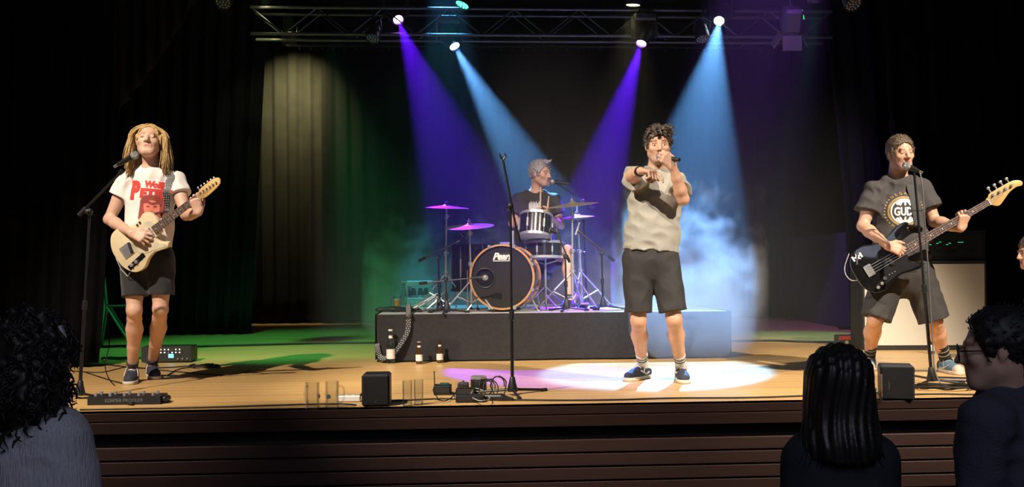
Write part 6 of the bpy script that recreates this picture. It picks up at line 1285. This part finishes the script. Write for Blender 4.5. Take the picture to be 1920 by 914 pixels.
# woman with curly hair, left
rt = root_at((P(60, 700, 3.05).x, 3.05, HALL), 'woman with dark curly hair and pale knit sweater at the left'); J = JJ(rt)
a = dict(head=J(66, 668, 0), hM=rotm(140, 0, 0), neck=J(62, 772, .02), tM=rotm(160), sL=J(-28, 820, .05), sR=J(112, 824, -.03), eL=J(-50, 960, .06), eR=J(138, 965, -.03), wL=J(-20, 1090, .15), wR=J(140, 1095, .1), bulk=1.05, nr=.054)
a['pelvis'] = V3(a['neck'][0], a['neck'][1], .95); stand_legs(a, a['pelvis'][0], a['pelvis'][1], nrm(V3(.35, 1, 0)))
a['hL'] = sided('L', 0, (.2, .5, -.8), (.3, .3, 0), CURL(20, 25, 15)); a['hR'] = sided('R', 0, (-.2, .5, -.8), (-.3, .3, 0), CURL(20, 25, 15))
m_knit = mat('pale grey knit', (0.55, 0.55, 0.62), 0.9, var=0.15, scale=60, stretch=(3, 3, .3), bump=0.8, bscale=60)
dress(rt, a, m_knit, m_jeans, SKIN, head_tint(a['head'], a['hM'], 0, False), r=(.215, .205, .205, .155), sr=(.085, .08), collar=.03, fold=(.006, 9))
hc = a['head']; T2 = lambda x, y, z: hc + V3(x, y, z); fd = Field(*bounds([hc + V3(-.2, -.2, -.3), hc + V3(.2, .2, .2)], .03), .007); fd.ell(T2(-.01, .0, .035), (.115, .12, .115), .02); fd.ell(T2(-.03, -.035, -.09), (.135, .115, .15), .05); fd.ell(T2(.09, .12, -.06), (.085, .085, .12), .02, 's')
fd.disp(lambda x, y, z: .010 * np.sin(x * 95 + 2 * np.sin(z * 60)) * np.sin(z * 85 + 2 * np.sin(y * 70)) + .006 * np.sin(y * 120 + x * 60))
m_ch = mat('dark curly hair', (0.014, 0.010, 0.009), 0.5, var=0.3); hr = fd.mesh('hair', m_ch, rt); mb = MB(); vs = hr.data.vertices
for k in range(420):
    v = vs[rnd.randrange(len(vs))]; n_ = v.normal; x, y, _ = frame(n_); r_ = rnd.uniform(.008, .016); ph = rnd.uniform(0, 6)
    mb.tube([v.co + n_ * (.004 + .004 * i) + (x * math.cos(ph + i * 1.1) + y * math.sin(ph + i * 1.1)) * r_ + Vector((0, 0, -.006 * i)) for i in range(7)], [.003, .003, .003, .003, .003, .002, .001], 5)
mb.build('hair_curls', m_ch, hr, 180, kind='stuff')
q_ = Vector(J(117, 626, -.03)); MB().rbox(q_, (.012, .03, .05), .004, Matrix.Rotation(R(-12), 3, 'Y')).build('hair_clip', mat('pale hair clip', (0.6, 0.6, 0.65), 0.4), rt)
# helper sitting in the right wing, only a sliver of the face in view
Yh = 7.7; rt = root_at(Vector((P(1955, 690, Yh).x, Yh, 0)), 'person kneeling in the right wing, face cut by the photo edge'); J = JJ(rt)
a = dict(head=J(1934, 473, 0), hM=rotm(-88, 8, 0), neck=J(1948, 523, 0), pelvis=V3(.08, 0, .2), tM=rotm(-90), sL=J(1948, 548, -.17), sR=J(1948, 548, .17), eL=J(1944, 600, -.2), eR=J(1944, 600, .2), wL=J(1925, 645, -.12), wR=J(1925, 645, .12), qL=V3(.06, -.1, .2), qR=V3(.06, .1, .2), kL=V3(-.3, -.13, .1), kR=V3(-.3, .13, .1), aL=V3(.12, -.12, .06), aR=V3(.12, .12, .06), back=(0, 0, 1))
a['hL'] = sided('R', 0, (-.8, 0, -.4), (0, 0, -1), CURL(15, 20, 10)); a['hR'] = sided('L', 0, (-.8, 0, -.4), (0, 0, -1), CURL(15, 20, 10))
make_body(rt, a, SKIN, h=.008, tint=head_tint(a['head'], a['hM'], 0, False)); make_shirt(rt, a, M_VELV if False else m_btee, hem=-.05, slv=.6, r=(.17, .165, .175, .14), sr=(.07, .08), h=.009); make_shorts(rt, a, M_BSH, a['kL'] * .8 + a['qL'] * .2, a['kR'] * .8 + a['qR'] * .2, r=(.165, .1, .08), h=.009)
hair_short(rt, a['head'], a['hM'], m_brown, .012, .003, 9, .07, -.03, h=.007)
# ------------------------------------------------------------------ haze in the beams and machine smoke around the riser
def volmat(name, dens, col=(1, 1, 1), aniso=0.0, smoke=False):
    m = bpy.data.materials.new(name); m.use_nodes = True; nt = m.node_tree; nt.nodes.clear()
    out = nt.nodes.new('ShaderNodeOutputMaterial'); vs = nt.nodes.new('ShaderNodeVolumeScatter'); vs.inputs['Color'].default_value = (*col, 1)
    vs.inputs['Density'].default_value = dens; vs.inputs['Anisotropy'].default_value = aniso; nt.links.new(vs.outputs[0], out.inputs['Volume'])
    if smoke:
        tc = nt.nodes.new('ShaderNodeTexCoord'); n1 = nt.nodes.new('ShaderNodeTexNoise'); n1.inputs['Scale'].default_value = 3.0; n1.inputs['Detail'].default_value = 5; n1.inputs['Distortion'].default_value = 0.9
        nt.links.new(tc.outputs['Object'], n1.inputs['Vector'])
        sx = nt.nodes.new('ShaderNodeSeparateXYZ'); nt.links.new(tc.outputs['Object'], sx.inputs[0])
        mr = nt.nodes.new('ShaderNodeMapRange'); mr.inputs[1].default_value = 0.25; mr.inputs[2].default_value = smoke; mr.inputs[3].default_value = 0.0; mr.inputs[4].default_value = 0.42
        nt.links.new(sx.outputs[2], mr.inputs[0])                                  # thins out with height
        sb = nt.nodes.new('ShaderNodeMath'); sb.operation = 'SUBTRACT'; nt.links.new(n1.outputs['Fac'], sb.inputs[0]); nt.links.new(mr.outputs[0], sb.inputs[1])
        m2 = nt.nodes.new('ShaderNodeMapRange'); m2.inputs[1].default_value = 0.24; m2.inputs[2].default_value = 0.44; m2.inputs[4].default_value = dens; nt.links.new(sb.outputs[0], m2.inputs[0])
        nt.links.new(m2.outputs[0], vs.inputs['Density'])
    return m
hz = MB().box((0, 0, 0), (4.8, 5.4, 4.1)).build('haze', volmat('thin stage haze', 0.028), None, 0)
hz.location = S(0.85, 5.2, 2.06); hz.rotation_euler = (0, 0, TH); tag(hz, 'thin haze showing the coloured light beams above the riser', 'haze', kind='stuff')
for nm_, sz_, c_, dn_, top_, lb_ in (('bank', (4.1, 2.3, 1.66), (0.75, 5.6), 0.6, 1.5, 'billowing bank of machine smoke behind the drum kit'), ('puff', (1.15, 1.7, 1.66), (1.75, 3.15), 0.8, 1.7, 'blue-lit puff of machine smoke at the right end of the riser')):
    sm_ = MB().rbox((0, 0, 0.84), sz_, 0.2).build('smoke', volmat('machine smoke ' + nm_, dn_, smoke=top_), None, 0)
    sm_.location = S(c_[0], c_[1], 0.01); sm_.rotation_euler = (0, 0, TH); tag(sm_, lb_, 'smoke', kind='stuff')
